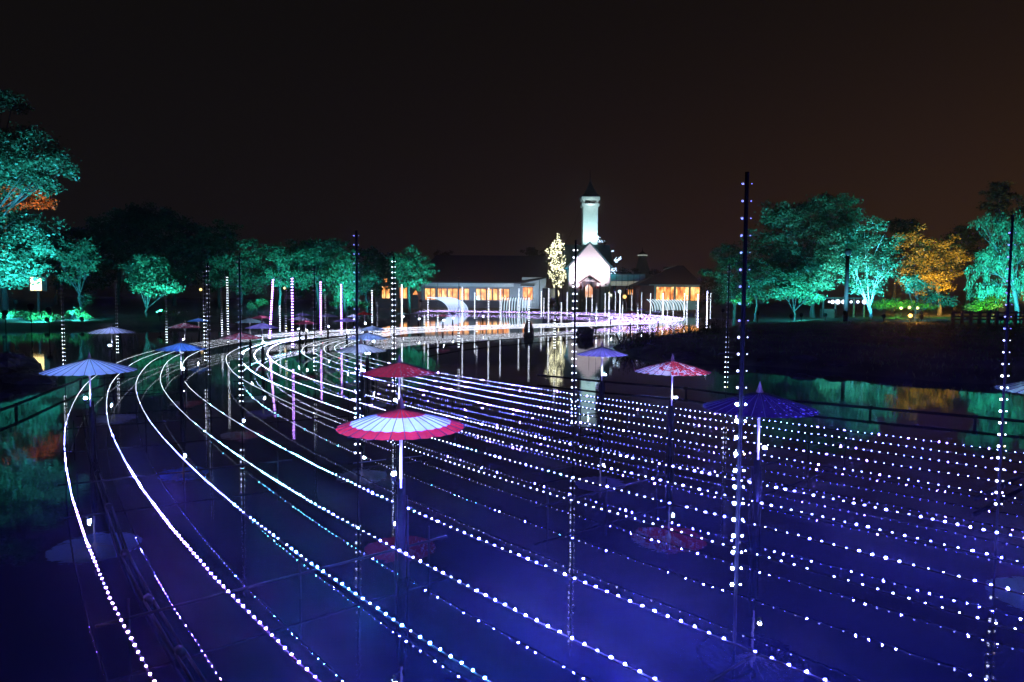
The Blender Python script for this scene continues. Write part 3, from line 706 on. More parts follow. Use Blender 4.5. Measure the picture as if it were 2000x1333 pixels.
for i, (px, py, lb) in enumerate(((487, 598, 'small teal shrub glowing left of the bright leaning post'), (508, 590, 'brighter teal shrub just behind the bright leaning post'), (655, 591, 'teal shrub under the left side of the willow'), (695, 592, 'bright teal shrub under the right side of the willow'), (713, 594, 'small teal shrub right of the tall black post'))):
    shrub(lb, px, 86, [(px, py, 9, 7), (px + 5, py + 3, 7, 5)], n_per=260, group='lit shrubs on the left bank')
shrub('green lit clipped hedge row behind the pale forked trunk', 1755, 92, [(1725, 598, 34, 9), (1775, 598, 34, 9), (1750, 590, 30, 8), (1810, 600, 24, 7)], n_per=200)
shrub('vivid green lit bush near the wooden fence', 1935, 84, [(1925, 592, 26, 11), (1950, 580, 18, 10), (1905, 600, 22, 6)], n_per=260)
shrub('yellow lit bush at the right edge above the fence', 1992, 86, [(1992, 572, 18, 18), (2010, 580, 20, 18)], LEAFY, n_per=200)
shrub('green lit low shrub at the foot of the dim leftmost right bank tree', 1443, 90, [(1445, 588, 24, 7), (1462, 580, 18, 8)], n_per=200)
shrub('round dark clipped bush on the near tip of the dark peninsula', 1216, 44, [(1217, 668, 16, 17)], LEAFD, n_per=420, size=.12)
shrub('wide dark bush behind the peninsula tip', 1262, 46, [(1262, 660, 36, 18), (1300, 662, 30, 16)], LEAFD, n_per=300, size=.14)
shrub('dark low bush at the water edge of the peninsula', 1232, 40, [(1232, 682, 26, 16), (1265, 692, 24, 14)], LEAFD, n_per=320, size=.13)
shrub('dark bush spreading right of the peninsula tip', 1345, 52, [(1340, 648, 44, 10), (1390, 643, 40, 9)], LEAFD, n_per=220, size=.16)

# --- decorated trees
def light_tree(label, px, Y, lobes_px, hue, n, mat, r, trail=False):
    T = tree(label, px, Y, lobes_px, mat, n_per=45, size=.5, cat='lit tree', name='decorated_tree')
    k = Y / F; pts = []
    for cx, cy_, rx, ry in lobes_px:
        p_ = at(cx, cy_, Y); m_ = int(n * rx * ry / sum(l[2] * l[3] for l in lobes_px))
        d = rng.normal(size=(m_, 3)); d /= np.linalg.norm(d, axis=1)[:, None]
        pts.append(np.array(p_) + d * np.array([rx * k, rx * k, ry * k]) * (rng.random((m_, 1)) ** .35))
    pts = np.concatenate(pts) - np.array(T.location)
    kind(link('fairy_lights', bulbs_mesh('fairy_lights', pts, r * rng.uniform(.6, 1.3, len(pts)), np.full(len(pts), hue)), T), 'stuff')
HUES['fairy'] = emit('led_fairy', (1, .96, .60), 6); HMATS.append(HUES['fairy']); HI['fairy'] = len(HMATS) - 1
HUES['ice'] = emit('led_ice', (.55, .75, 1), 5); HMATS.append(HUES['ice']); HI['ice'] = len(HMATS) - 1
light_tree('tall narrow tree covered in warm white fairy lights left of the chapel', 1088, 172, [(1090, 464, 4, 9), (1090, 482, 14, 14), (1079, 490, 11, 12), (1088, 510, 18, 18), (1070, 490, 6, 4), (1088, 536, 19, 20), (1090, 556, 12, 8)], HI['fairy'], 700, LEAFD, .095)
light_tree('dark tree sparkling with icy blue lights behind the chapel roof', 1201, 196, [(1170, 468, 4, 7), (1176, 472, 9, 2), (1202, 510, 7, 4), (1198, 530, 9, 9), (1197, 490, 4, 3), (1208, 505, 8, 3)], HI['ice'], 110, LEAFD, .15)

# --- floodlights
def tgt(px, py, Y): return at(px, py, Y)
spot('floodlight hidden at the left edge under the huge tree', 10, 612, 57, tgt(10, 430, 62), 17000, TEAL, 120)
spot('floodlight under the right limbs of the huge tree', 95, 606, 57, tgt(50, 470, 62), 11000, TEAL, 110)
spot('floodlight high behind lantern lighting the upper crown', 60, 600, 50, tgt(40, 290, 60), 9000, (.12, .6, 1.0), 60)
spot('orange floodlight under the maple behind the huge tree', 30, 590, 74, tgt(25, 395, 78), 15000, ORN, 60)
spot('floodlight at the foot of the slender teal tree', 140, 624, 71.5, tgt(152, 520, 76), 2600, TEAL, 90)
spot('floodlight in the wide grassy shrub', 92, 630, 68.5, tgt(50, 614, 70), 2200, TEALG, 150)
spot('floodlight beyond the left end of the grassy shrub', 8, 630, 68.5, tgt(20, 612, 70), 2200, TEAL, 150)
spot('floodlight in the small bright shrub', 160, 626, 70.5, tgt(150, 614, 72), 1500, TEALG, 150)
spot('floodlight under the mint tree', 312, 614, 73.5, tgt(305, 545, 77), 8000, TEALG, 110)
spot('bright blue white floodlight facing the pond left of the bright leaning post', 470, 598, 82, tgt(500, 540, 88), 2000, TEAL, 110, emitc=14)
spot('floodlight under the arching teal tree', 548, 602, 82, tgt(550, 530, 88), 6000, TEALG, 110)
spot('floodlight right of the arching teal tree', 615, 604, 84, tgt(620, 520, 90), 1300, TEAL, 100)
spot('floodlight under the willow', 682, 602, 79, tgt(672, 530, 84), 7000, TEALG, 105)
spot('floodlight right of the willow', 722, 604, 86, tgt(715, 555, 92), 2800, TEAL, 100)
spot('floodlight in front of the emerald tree', 822, 588, 103, tgt(808, 530, 110), 9500, TEALG, 100, emitc=8)
spot('floodlight at the foot of the dim right bank tree', 1412, 607, 88, tgt(1440, 545, 96), 2200, TEALG, 110, emitc=10)
spot('floodlight left of the low mint tree', 1480, 612, 82, tgt(1490, 560, 88), 2200, TEAL, 110, emitc=10)
spot('floodlight under the low mint tree', 1565, 616, 80, tgt(1565, 560, 86), 7000, TEALG, 120)
spot('bright white floodlight beside the twin trunks', 1612, 616, 82, tgt(1600, 430, 94), 5500, TEALG, 80, emitc=20)
spot('floodlight aimed into the tallest crown', 1545, 618, 80, tgt(1560, 450, 94), 2600, TEAL, 90)
spot('floodlight at the pale forked trunk', 1726, 618, 76, tgt(1700, 500, 82), 22000, TEAL, 110, emitc=10)
spot('floodlight left of the pale forked trunk', 1650, 612, 77, tgt(1680, 500, 82), 15000, (.16, .75, 1.0), 100)
spot('floodlight under the overhanging turquoise tree', 1800, 620, 75, tgt(1800, 560, 80), 2400, TEAL, 120)
spot('amber floodlight behind the overhanging tree', 1815, 602, 94, tgt(1835, 500, 104), 20000, AMB, 110)
spot('amber floodlight low in the maple', 1865, 604, 97, tgt(1850, 530, 104), 6000, AMB, 110)
spot('large dazzling orange floodlight on the right bank lawn', 1778, 617, 74, tgt(1760, 640, 40), 260, (1, .36, .05), 150, emitc=5)
spot('floodlight under the drooping right edge tree', 1955, 622, 66, tgt(1965, 490, 72), 20000, TEALG, 115)
spot('floodlight beyond the right edge', 2020, 622, 66, tgt(2000, 500, 72), 9000, TEAL, 110)
spot('green floodlight in the clipped hedge', 1750, 611, 88, tgt(1750, 594, 92), 1500, GRN, 150)
spot('second green floodlight in the clipped hedge', 1800, 611, 88, tgt(1800, 596, 92), 900, GRN, 150)
spot('green floodlight by the wooden fence', 1935, 610, 81, tgt(1935, 588, 84), 1500, GRN, 140)
spot('yellow floodlight by the fence at the right edge', 1990, 606, 83, tgt(1996, 575, 86), 1200, AMB, 130)
spot('green tinted floodlight under the leftmost right bank shrub', 1450, 602, 87, tgt(1450, 585, 90), 260, GRN, 140)
# chapel lights
spot('floodlight washing the chapel gable from the left', 1119, 556, 171.5, tgt(1148, 512, 176), 2300, (1.0, .80, .98), 140, emitc=6, group='floodlights round the chapel')
spot('floodlight washing the chapel gable from the right', 1183, 556, 171.5, tgt(1156, 512, 176), 2300, (1.0, .82, .97), 140, emitc=6, group='floodlights round the chapel')
def roof_spot(label, p_, target, power, col, angle):
    L = bpy.data.lights.new('roof_lamp', 'SPOT'); L.energy = power; L.color = col; L.spot_size = math.radians(angle); L.spot_blend = .7; L.shadow_soft_size = .3
    T = thing('roof_floodlight', label, 'floodlight', p_, 'floodlights on the chapel roof')
    d = (Vector(target) - Vector(p_)).normalized()
    lo = bpy.data.objects.new('lamp_light', L); C.objects.link(lo); lo.parent = T; lo.location = d * .3; lo.rotation_euler = d.to_track_quat('-Z', 'Y').to_euler()
    b = MB(); b.box((-.2, -.15, -.2), (.2, .15, .1)); b.obj('housing', DARK, T)
    b = MB(); b.tube([(0, 0, -.9), (0, 0, -.2)], .05, 5); b.obj('bracket', DARK, T)
zr_ = za + .9
roof_spot('left floodlight on the chapel ridge aimed up the bell tower', (tx0 - 1.2, YT - 6.0, zr_ - .9), (tm, YT, zr_ + 5), 3300, (.58, .98, 1.0), 100)
roof_spot('right floodlight on the chapel ridge aimed up the bell tower', (tx1 + 1.2, YT - 6.0, zr_ - .9), (tm, YT, zr_ + 5), 3300, (.58, .98, 1.0), 100)
L = bpy.data.lights.new('belfry_lamp', 'POINT'); L.energy = 110; L.color = (.75, 1, 1); L.shadow_soft_size = .2
lo = bpy.data.objects.new('belfry_light', L); C.objects.link(lo); lo.parent = TW; lo.location = (tm, YT - 1.4, zl0 + .3)
spot('teal floodlight left of the chapel roof', 1099, 560, 175.5, tgt(1119, 500, 183), 2600, (.05, .8, 1), 75, group='floodlights round the chapel')
spot('teal floodlight right of the chapel roof', 1203, 560, 175.5, tgt(1184, 500, 183), 2000, (.05, .8, 1), 75, group='floodlights round the chapel')
spot('pale blue floodlight in front of the white restaurant block', 1010, 600, 173.5, tgt(1010, 556, 182), 1500, (.5, .7, 1), 120, group='floodlights round the chapel')
spot('pale blue floodlight under the restaurant fascia', 900, 603, 173.5, tgt(900, 550, 182), 1100, (.35, .6, 1), 140, group='floodlights round the chapel')

# --- right bank furniture
PY = 80
B = thing('lamp_post', 'tall unlit dark lamp post in front of the bright turquoise tree', 'lamp post', (px_x(1652, PY), PY, gz(px_x(1652, PY), PY)))
hpost = pz(497, 1652, PY) - B.location.z
b = MB(); b.tube([(0, 0, -.2), (0, 0, hpost)], [.26, .2], 8); b.obj('post', DARK, B)
b = MB(); b.lathe([(.02, .5), (.34, .35), (.4, .1), (.34, -.1), (.2, -.3)], 10, 0, (0, 0, hpost + .2)); b.obj('lamp_head', DARK, B)
FY = 62.0
B = thing('wooden_fence', 'dark post and rail wooden fence along the right bank', 'fence')
fpx = [1862, 1880, 1897, 1914, 1931, 1948, 1966, 1984, 2002, 2020]
for a in fpx:
    x_ = px_x(a, FY); b = MB(); b.box((x_ - .12, FY - .1, gz(x_, FY) - .1), (x_ + .12, FY + .1, pz(607.5, a, FY))); b.obj('fence_post', TIMBER, B)
for i in range(len(fpx) - 1):
    for yy in (611, 618, 624):
        x_a, x_b = px_x(fpx[i], FY) + .13, px_x(fpx[i + 1], FY) - .13; z_ = pz(yy, fpx[i], FY)
        b = MB(); b.box((x_a, FY - .05, z_ - .09), (x_b, FY + .05, z_ + .07)); b.obj('rail', TIMBER, B)
spot('warm low floodlight lighting the lawn behind the fence', 1960, 624, 81.5, tgt(1960, 605, 95), 700, (1, .8, .3), 150, group='floodlights behind the fence')
spot('greenish low floodlight lighting the lawn behind the left fence end', 1890, 624, 81.5, tgt(1890, 606, 95), 600, (.6, 1, .3), 150, group='floodlights behind the fence')
# stall with pale lights under the trees
B = thing('market_stall', 'dark timber stall hung with pale violet lamps under the turquoise tree', 'stall')
SY = 96.0
for a in (1608, 1632, 1668, 1688):
    x_ = px_x(a, SY); b = MB(); b.box((x_ - .1, SY, gz(x_, SY) - .1), (x_ + .1, SY + .2, pz(584, a, SY))); b.obj('post', TIMBER, B)
b = MB(); b.box((px_x(1604, SY), SY - .5, pz(584, 1640, SY) + .01), (px_x(1692, SY), SY + 2, pz(581.5, 1640, SY))); b.obj('awning', TIMBER, B)
b = MB(); b.box((px_x(1608, SY), SY, gz(px_x(1620, SY), SY)), (px_x(1634, SY), SY + 1, pz(604, 1620, SY))); b.obj('counter', TIMBER, B)
for a, rr in ((1617, .16), (1624, .28), (1634, .34), (1645, .3), (1660, .2), (1673, .22), (1686, .34)):
    b = MB(); b.ball((px_x(a, SY), SY - .3, pz(590, a, SY)), rr, 8, 6); b.obj('hanging_lamp', emit('stall_lamp', (.75, .8, 1), 2.4), B)
for a in (1768, 1838, 1868):
    pass
lx = at(1890, 660.5, 46)
B = thing('tube_light', 'short glowing white tube light on a stake on the dark lawn', 'lamp', (lx.x, lx.y, gz(lx.x, lx.y)))
b = MB(); hz_ = lx.z - B.location.z; b.tube([(-.33, .02, hz_ + .02), (.36, -.02, hz_ - .03)], .045, 8); b.obj('tube', emit('tube_light', (.7, .95, 1), 3.0), B)
b = MB(); b.tube([(0, 0, -.1), (0, 0, hz_ - .04)], .02, 5); b.obj('stake', DARK, B)
# warm garden lamps
for px, py, Y, col, s_, lb in ((556, 563, 100, (1, .66, .16), 2.4, 'small warm lamp glowing between the arching teal tree and the next post'), (392, 566, 95, (1, .6, .12), 2.4, 'tiny warm lamp left of the twin light posts'),
                               (1760, 602, 92, (1, .70, .32), 2.0, 'pale lamp low behind the forked trunk'), (1776, 601, 92, (1, .62, .22), 2.2, 'second pale lamp behind the overhanging tree'), (1792, 602, 92, (1, .56, .16), 2.2, 'third pale lamp nearest the amber maple'),
                               (1986, 604, 78, (1, .28, .05), 3, 'small red orange lamp on the fence at the right edge')):
    c0 = at(px, py, Y); g_ = gz(c0.x, Y); b = MB(); b.ball(c0, .2, 8, 6); b.tube([(c0.x, c0.y, g_ - .1), (c0.x, c0.y, c0.z - .19)], .04, 5, 1)
    tag(b.obj('garden_lamp', [emit('garden_lamp', col, s_), DARK]), lb, 'lamp')
# lantern on the left bank
LY = 78.0; lp = at(74, 555, LY)
B = thing('lantern_sign', 'glowing yellow white box lantern on a post under the huge left tree', 'lantern', (lp.x, LY, gz(lp.x, LY)))
k = LY / F; z_ = lp.z - B.location.z
PAP, t, p = nodes('lantern_paper'); p.inputs['Emission Color'].default_value = (1, .66, .14, 1); p.inputs['Emission Strength'].default_value = 2.6
b = MB(); b.box((-12 * k, -.3, z_ - 13 * k), (12 * k, .3, z_ + 13 * k)); b.obj('paper_box', PAP, B)
b = MB()
for sx_ in (-1, 1):
    b.box((sx_ * 12.2 * k - .06, -.36, z_ - 14 * k), (sx_ * 12.2 * k + .06, .36, z_ + 14 * k))
b.box((-12 * k, -.34, z_ + 13.02 * k), (12 * k, .34, z_ + 14 * k)); b.box((-12 * k, -.34, z_ - 14 * k), (12 * k, .34, z_ - 13.02 * k)); b.obj('frame', TIMBER, B)
b = MB(); b.tube([(0, 0, -.2), (0, 0, z_ - 14.05 * k)], .14, 6); b.obj('post', TIMBER, B)
# rocks
def rock(label, px, Y, wpx, hpx, name='rock', cone=0.0, group=None, sink=.35, seed=1):
    k = Y / F; x_ = px_x(px, Y); rr = random.Random(seed)
    n, m_ = 18, 11; vs = []; fs = []
    ph = [rr.uniform(0, 6.28) for _ in range(8)]
    for i in range(m_ + 1):
        th = math.pi * i / m_
        for j in range(n):
            a = 2 * math.pi * j / n
            w = 1 + .13 * math.sin(2 * a + ph[0] + 2 * th) + .09 * math.sin(5 * a + ph[1] + 3 * th) + .06 * math.sin(7 * th + ph[2] + 3 * a) + rr.uniform(-.03, .03)
            s_ = math.sin(th) * (1 - cone * .55 * (1 - i / m_)) if cone else math.sin(th) ** .8
            vs.append((w * s_ * math.cos(a) * wpx * k / 2, w * s_ * math.sin(a) * wpx * k / 2 * .8, (math.cos(th) * w * .5 + .5 - sink) * hpx * k / (1 - sink)))
    for i in range(m_):
        for j in range(n): fs.append((i * n + j, (i + 1) * n + j, (i + 1) * n + (j + 1) % n, i * n + (j + 1) % n))
    b = MB(); b.add(vs, fs, 0, False); o = b.obj(name, ROCK, None, (x_, Y, 0 if sdist(x_, Y) < 0 else gz(x_, Y) - .1)); tag(o, label, 'rock', group); return o
rock('pointed dark rock rising from the water left of the chapel reflection', 1033, 60, 30, 26, cone=1.0, seed=3)
rock('rounded dark rock in the water beside the light post before the chapel', 1143, 56, 38, 20, seed=4)
rock('broad dark rock at the left edge of the water', 12, 26, 110, 44, seed=5)
rock('lower dark rock in front of the broad one at the left edge', 55, 24.5, 90, 22, seed=6)
for i, (px, Y, w, h_, lb) in enumerate(((1500, 33, 40, 8, 'flat shore stone at the peninsula front edge'), (1575, 32.0, 50, 9, 'flat shore stone right of the small one at the peninsula front'), (1640, 30.6, 46, 8, 'pale topped flat stone along the peninsula shore'), (1425, 34.0, 40, 9, 'flat dark stone left along the peninsula shore'), (1330, 34.8, 60, 14, 'largest shore stone under the peninsula tip'))):
    rock(lb, px, Y, w, h_, seed=20 + i, group='stones along the peninsula shore')
# grass on the peninsula and banks (uncountable)
def grass():
    X = rng.uniform(6, 60, 60000); Yy = rng.uniform(22, 74, 60000)
    s = sdist(X, Yy); k_ = (s > .15) & (np.abs(X / Yy) < .85) & (rng.random(60000) < .55)
    X, Yy = X[k_], Yy[k_]; Z = height(X, Yy); n = len(X)
    a = rng.uniform(0, 6.28, n); h_ = rng.uniform(.06, .2, n); w = .025
    b0 = np.stack([X - w * np.cos(a), Yy - w * np.sin(a), Z - .02], -1); b1_ = np.stack([X + w * np.cos(a), Yy + w * np.sin(a), Z - .02], -1)
    tp_ = np.stack([X + rng.normal(size=n) * .05, Yy + rng.normal(size=n) * .05, Z + h_], -1)
    o = link('grass', quads_mesh('grass', np.stack([b0, b1_, tp_], 1), LEAFG, None, 3)); kind(o, 'stuff')
grass()

# ------------------------------------------------------------------ the light tracks
T1px = [(286, 1328), (239, 1223), (205, 1151), (178, 1082), (159, 1035), (147, 999), (136, 955), (127.5, 912), (125, 872), (125.6, 836), (129, 822), (140, 794), (150, 774), (166, 751), (190, 732), (218, 714), (244, 702), (270, 694), (296, 686), (350, 675), (392, 669), (444, 662), (497, 656)]
T14px = [(1983, 882), (1929, 875.5), (1808, 860), (1698, 847), (1600, 835), (1485, 820), (1436, 814), (1301, 796), (1177, 779), (1104, 767), (1050, 760), (880, 733), (838, 726), (774, 713), (728, 702), (680, 688), (671, 678), (677, 674), (696, 666)]
ZT = .46
A1 = [on_plane(*q_, ZT) for q_ in T1px]; A14 = [on_plane(*q_, ZT) for q_ in T14px]
A1 = [(4.2, -2.6), (.8, .95)] + A1 + [(-17.0, 52.4), (-15.2, 56.3), (-12.6, 60.2), (-9.3, 64), (-6, 67.2), (0, 72.3), (6.5, 78.2), (11.5, 85.5), (15, 95), (16.3, 105), (16, 114), (13.2, 123), (7, 132), (-3, 139), (-14, 143), (-21, 145)]
A14 = [(15.5, 4.6), (12.2, 8.6)] + A14 + [(-8.9, 49.5), (-7.6, 53.4), (-5.1, 57), (-2, 61), (1.6, 64.4), (6.2, 68.2), (11.2, 73), (16.6, 79.6), (21, 87), (24.6, 97), (26.7, 109), (27, 122), (25.2, 134), (19.5, 144), (9, 152.5), (-3, 158), (-14, 161.5), (-21, 163)]
def resample(poly, anchors, n_each):
    poly = np.array(poly); seg = np.hypot(*np.diff(poly, axis=0).T); s = np.concatenate([[0], np.cumsum(seg)])
    sa = []
    for a in anchors:
        best = (1e9, 0)
        for i in range(len(poly) - 1):
            e = poly[i + 1] - poly[i]; t_ = np.clip(np.dot(np.array(a) - poly[i], e) / np.dot(e, e), 0, 1)
            d = np.linalg.norm(np.array(a) - poly[i] - t_ * e)
            if d < best[0]: best = (d, s[i] + t_ * seg[i])
        sa.append(best[1])
    sa[0] = 0; sa[-1] = s[-1]
    ss = np.concatenate([np.linspace(sa[i], sa[i + 1], n_each[i], endpoint=False) for i in range(len(sa) - 1)] + [[sa[-1]]])
    return np.stack([np.interp(ss, s, poly[:, 0]), np.interp(ss, s, poly[:, 1])], -1)
anc1 = [(4.2, -2.6), (-2.5, 4.6), (-6.1, 9.3), (-11.6, 18.1), (-16.5, 29), (-18.4, 40), (-17.5, 51.6), (-13.3, 59), (-6, 67.2), (6.5, 78.2), (15, 95), (16, 114), (7, 132), (-21, 145)]
anc14 = [(15.5, 4.6), (7.35, 13.7), (4.8, 15.6), (-2.1, 23.7), (-8.1, 33.7), (-9.8, 41), (-9.2, 48), (-7.0, 54.3), (-.6, 62.3), (11.2, 73), (24.6, 97), (27, 122), (19.5, 144), (-21, 163)]
ne = [8, 8, 12, 14, 12, 12, 9, 8, 10, 10, 8, 10, 14]
R1, R14 = resample(A1, anc1, ne), resample(A14, anc14, ne)
def smooth(c, it=2):
    for _ in range(it):
        d = c.copy(); d[1:-1] = .25 * c[:-2] + .5 * c[1:-1] + .25 * c[2:]; c = d
    return c
R1, R14 = smooth(R1), smooth(R14)
offs = [0, .88, 1.76, 2.64, 3.52, 5.44, 6.32, 7.2, 8.08, 10.0, 10.88, 11.76, 12.64, 13.52]
# where the lane edges run across the band, measured on the strips that border each lane
EDGE = {4: [(1600, 1321), (1487, 1277), (1361, 1227), (1249, 1183), (1112, 1126), (997, 1079), (887, 1032), (809, 999), (711, 957), (597, 900), (484, 838), (444, 814), (408, 789), (380, 768), (366, 754), (360, 745), (354, 730), (357, 708), (366, 698), (391, 685), (404, 681), (444, 673)],
        5: [(2000, 1226), (1786, 1169), (1597, 1118), (1419, 1067), (1218, 1008), (1120, 978), (970, 934), (818, 883), (719, 850), (660, 824), (620, 811), (572, 792), (532, 772), (505, 758), (473, 742), (455, 728), (444, 713), (441, 702), (444, 692), (457, 685), (473, 678)],
        8: [(1971, 1044), (1760, 1002), (1584, 967), (1417, 933), (1212, 890), (1050, 855), (893, 817.6), (782, 789.6), (705, 769), (652, 755), (612, 743), (572, 727), (546, 715), (527, 702), (521, 689), (533, 676), (556, 667.6)],
        9: [(1983, 972), (1846, 950.6), (1611, 910), (1420, 878), (1293, 855), (1182, 835), (1000, 801), (880, 775), (784, 753), (736, 741), (697, 732.4), (656, 721), (616, 706), (593.6, 694), (588, 685), (597, 675.6)]}
def cross_fraction(poly):
    f = np.full(len(R1), np.nan); poly = np.array(poly)
    for i in range(len(R1)):
        a, d = R1[i], R14[i] - R1[i]
        for p0, p1 in zip(poly[:-1], poly[1:]):
            e = p1 - p0; den = d[0] * e[1] - d[1] * e[0]
            if abs(den) < 1e-9: continue
            w = p0 - a; u = (w[0] * e[1] - w[1] * e[0]) / den; v = (w[0] * d[1] - w[1] * d[0]) / den
            if 0 <= v <= 1 and 0 < u < 1: f[i] = u
    return f
FR = {0: np.zeros(len(R1)), 13: np.ones(len(R1))}
for k_, pts_ in EDGE.items():
    f = cross_fraction([on_plane(*q_, ZT) for q_ in pts_]); ok = ~np.isnan(f)
    ii = np.arange(len(f)); last = ii[ok].max()
    xs = np.concatenate([ii[ok], [last + 10, len(f) + 5]]); ys = np.concatenate([f[ok], [offs[k_] / 13.52] * 2])
    g = np.interp(ii, xs, ys)
    for _ in range(3): g[1:-1] = .25 * g[:-2] + .5 * g[1:-1] + .25 * g[2:]
    FR[k_] = g
for a_, b_ in ((0, 4), (5, 8), (9, 13)):
    for k_ in range(a_ + 1, b_): FR[k_] = FR[a_] + (FR[b_] - FR[a_]) * (k_ - a_) / (b_ - a_)
def strip_curve(i): return R1 * (1 - FR[i][:, None]) + R14 * FR[i][:, None]
names_lane = {0: 'outer lane of five', 1: 'middle lane of four', 2: 'inner lane of five'}
strip_labels = ['outermost light strip, running down the far left of the pond', 'second light strip from the left, dipping under the blue umbrella',
                'third light strip from the left, leaving at the bottom left of centre', 'fourth light strip from the left, passing left of the red ringed umbrella shaft',
                'innermost light strip of the outer lane, passing in front of the red ringed umbrella shaft',
                'outermost light strip of the middle lane, passing just under the red ringed umbrella', 'second light strip of the middle lane, going behind the red ringed canopy',
                'third light strip of the middle lane, grazing the top of the red ringed canopy', 'innermost light strip of the middle lane, meeting the crimson umbrella shaft foot',
                'outermost light strip of the inner lane, below the crimson umbrella', 'second light strip of the inner lane', 'middle light strip of the inner lane, between two strips on each side',
                'fourth light strip of the inner lane, next to the last one', 'last light strip of the inner lane, nearest the open dark water']
strip_labels[10] = 'second light strip of the inner lane, crossing the crimson canopy edge'
def hue_for(i, X, Y, rr):
    u = rr.random()
    if Y < 30: Y = Y + rr.gauss(0, .05 + .13 * Y)                  # colours fade into each other along a strip
    if Y > 78: return 'purple' if u < .7 else 'farwhite'
    if Y > 46: return 'farwhite'
    if i == 0: return 'pink' if Y < 8.5 else 'white' if Y < 12.5 else 'pure'
    if i == 1: return 'violet' if Y < 8.2 else 'blue' if Y < 9.6 else 'white' if Y < 13 else 'pure'
    if i == 2: return 'azure' if Y < 6.4 else 'white' if Y < 13 else 'pure'
    if i == 3: return 'blue' if Y < 6.9 else 'white' if Y < 8.5 else 'teal' if Y < 11.5 else 'pure'
    if i == 4: return 'blue' if Y < 7.6 else 'white' if Y < 9.5 else 'teal' if Y < 13 else 'pure'
    if i == 5: return 'white' if Y < 7.8 else 'warm' if Y < 11.5 else 'pure'
    if i == 6: return ('blue' if u < .25 else 'white') if Y < 9.5 else 'teal' if u < .15 else 'warm'
    if i == 7: return ('blue' if u < .3 else 'white') if Y < 11 else 'warm'
    if i == 8: return ('blue' if u < .5 else 'white') if Y < 12 else 'warm'
    if u < .006: return 'red' if u < .003 else 'yellow'
    return ('violet' if u < .12 else 'white') if Y < 24 else 'pure'
ball = {}
def bulb_data(hue, r, upward=False):
    key = (hue, round(r, 4), upward)
    if key not in ball:
        b = MB(); b.ball((0, 0, 0), r, 8, 6)
        if upward: b.m = [1 if max(b.v[i][2] for i in f) < r * .1 else 0 for f in b.f]
        ball[key] = b.mesh('led_bulb', [HUES[hue], WIRE])
    return ball[key]
BR = .0085
for i in range(14):
    c = strip_curve(i)
    # straight tube lengths about 2.4 m long, as the real ones are: keep the kinks
    seg = np.hypot(*np.diff(c, axis=0).T); s = np.concatenate([[0], np.cumsum(seg)])
    knots = np.arange(0, s[-1], 1.9); kx, ky = np.interp(knots, s, c[:, 0]), np.interp(knots, s, c[:, 1])
    c = np.stack([kx, ky], -1); seg = np.hypot(*np.diff(c, axis=0).T); s = np.concatenate([[0], np.cumsum(seg)])
    B = thing('light_strip', strip_labels[i], 'light strip', (0, 0, ZT), 'light strips of the ' + names_lane[0 if i < 5 else 1 if i < 9 else 2])
    b = MB(); b.tube([(x, y, -.0115) for x, y in c], .0105, 8); b.obj('tube', WIRE, B)
    rr = random.Random(i)
    pos = []; dd = 0.0; ss = []
    while dd < s[-1]:
        ss.append(dd); yv = np.interp(dd, s, c[:, 1]); dd += .13 if yv < 80 else .22
    ss = np.array(ss); X = np.interp(ss, s, c[:, 0]); Y = np.interp(ss, s, c[:, 1])
    far_pts, far_r, far_h, near = [], [], [], []
    for x, y in zip(X, Y):
        if y < 2.5 and False: continue
        if rr.random() < .012 and y < 30: continue                    # a dead bulb here and there
        h_ = hue_for(i, x, y, rr)
        px, py = proj(x, y, ZT) if y > 1 else (-999, 5000)
        if -20 < px < 2020 and py < 1345 and y < 10.5: near.append((y, x, h_))
        else: far_pts.append((x, y, 0)); far_r.append((BR if y < 10 else min(.017, BR + (y - 10) * .0002)) * rr.uniform(.8, 1.15)); far_h.append(HI[h_])
    near.sort(); extra = near[150:]; near = near[:150]
    for y, x, h_ in extra: far_pts.append((x, y, 0)); far_r.append(BR); far_h.append(HI[h_])
    for y, x, h_ in near: link('led_bulb', bulb_data(h_, BR * (.85 if i >= 9 else 1) * rr.choice((.8, .95, 1.0, 1.1)), True), B, (x, y, rr.uniform(-.003, .003)))
    kind(link('distant_bulbs', bulbs_mesh('distant_bulbs', far_pts, far_r, far_h, True), B), 'stuff')

# support frames under each lane
lanes = ((0, 4), (5, 8), (9, 13))
for li, (a, b_) in enumerate(lanes):
    ca, cb = strip_curve(a), strip_curve(b_)
    mid = (ca + cb) / 2; s = np.concatenate([[0], np.cumsum(np.hypot(*np.diff(mid, axis=0).T))])
    cnt = 0; ORD = ['nearest', 'second', 'third', 'fourth', 'fifth', 'sixth', 'seventh', 'eighth', 'ninth', 'tenth']
    for d in np.arange(1.2, 34, 5.6 if li else 5.2):
        pa = Vector((np.interp(d, s, ca[:, 0]), np.interp(d, s, ca[:, 1]), 0)); pb = Vector((np.interp(d, s, cb[:, 0]), np.interp(d, s, cb[:, 1]), 0))
        if min(pa.y, pb.y) < 3.2: continue
        e = (pb - pa).normalized() * .12
        B = thing('support_frame', f"dark crossbar frame under the {names_lane[li]}, {ORD[cnt]} from the camera", 'support frame', tuple(pa), 'support frames under the light strips'); cnt += 1
        q_ = pb - pa
        m_ = MB(); m_.tube([(-e.x, -e.y, ZT - .2), (q_.x + e.x, q_.y + e.y, ZT - .2)], .014, 6); m_.obj('crossbar', DARK, B)
        for u in (.04, .5, .96):
            m_ = MB(); m_.tube([(q_.x * u, q_.y * u, -1.2), (q_.x * u, q_.y * u, ZT - .026)], .012, 6); m_.obj('leg', DARK, B)

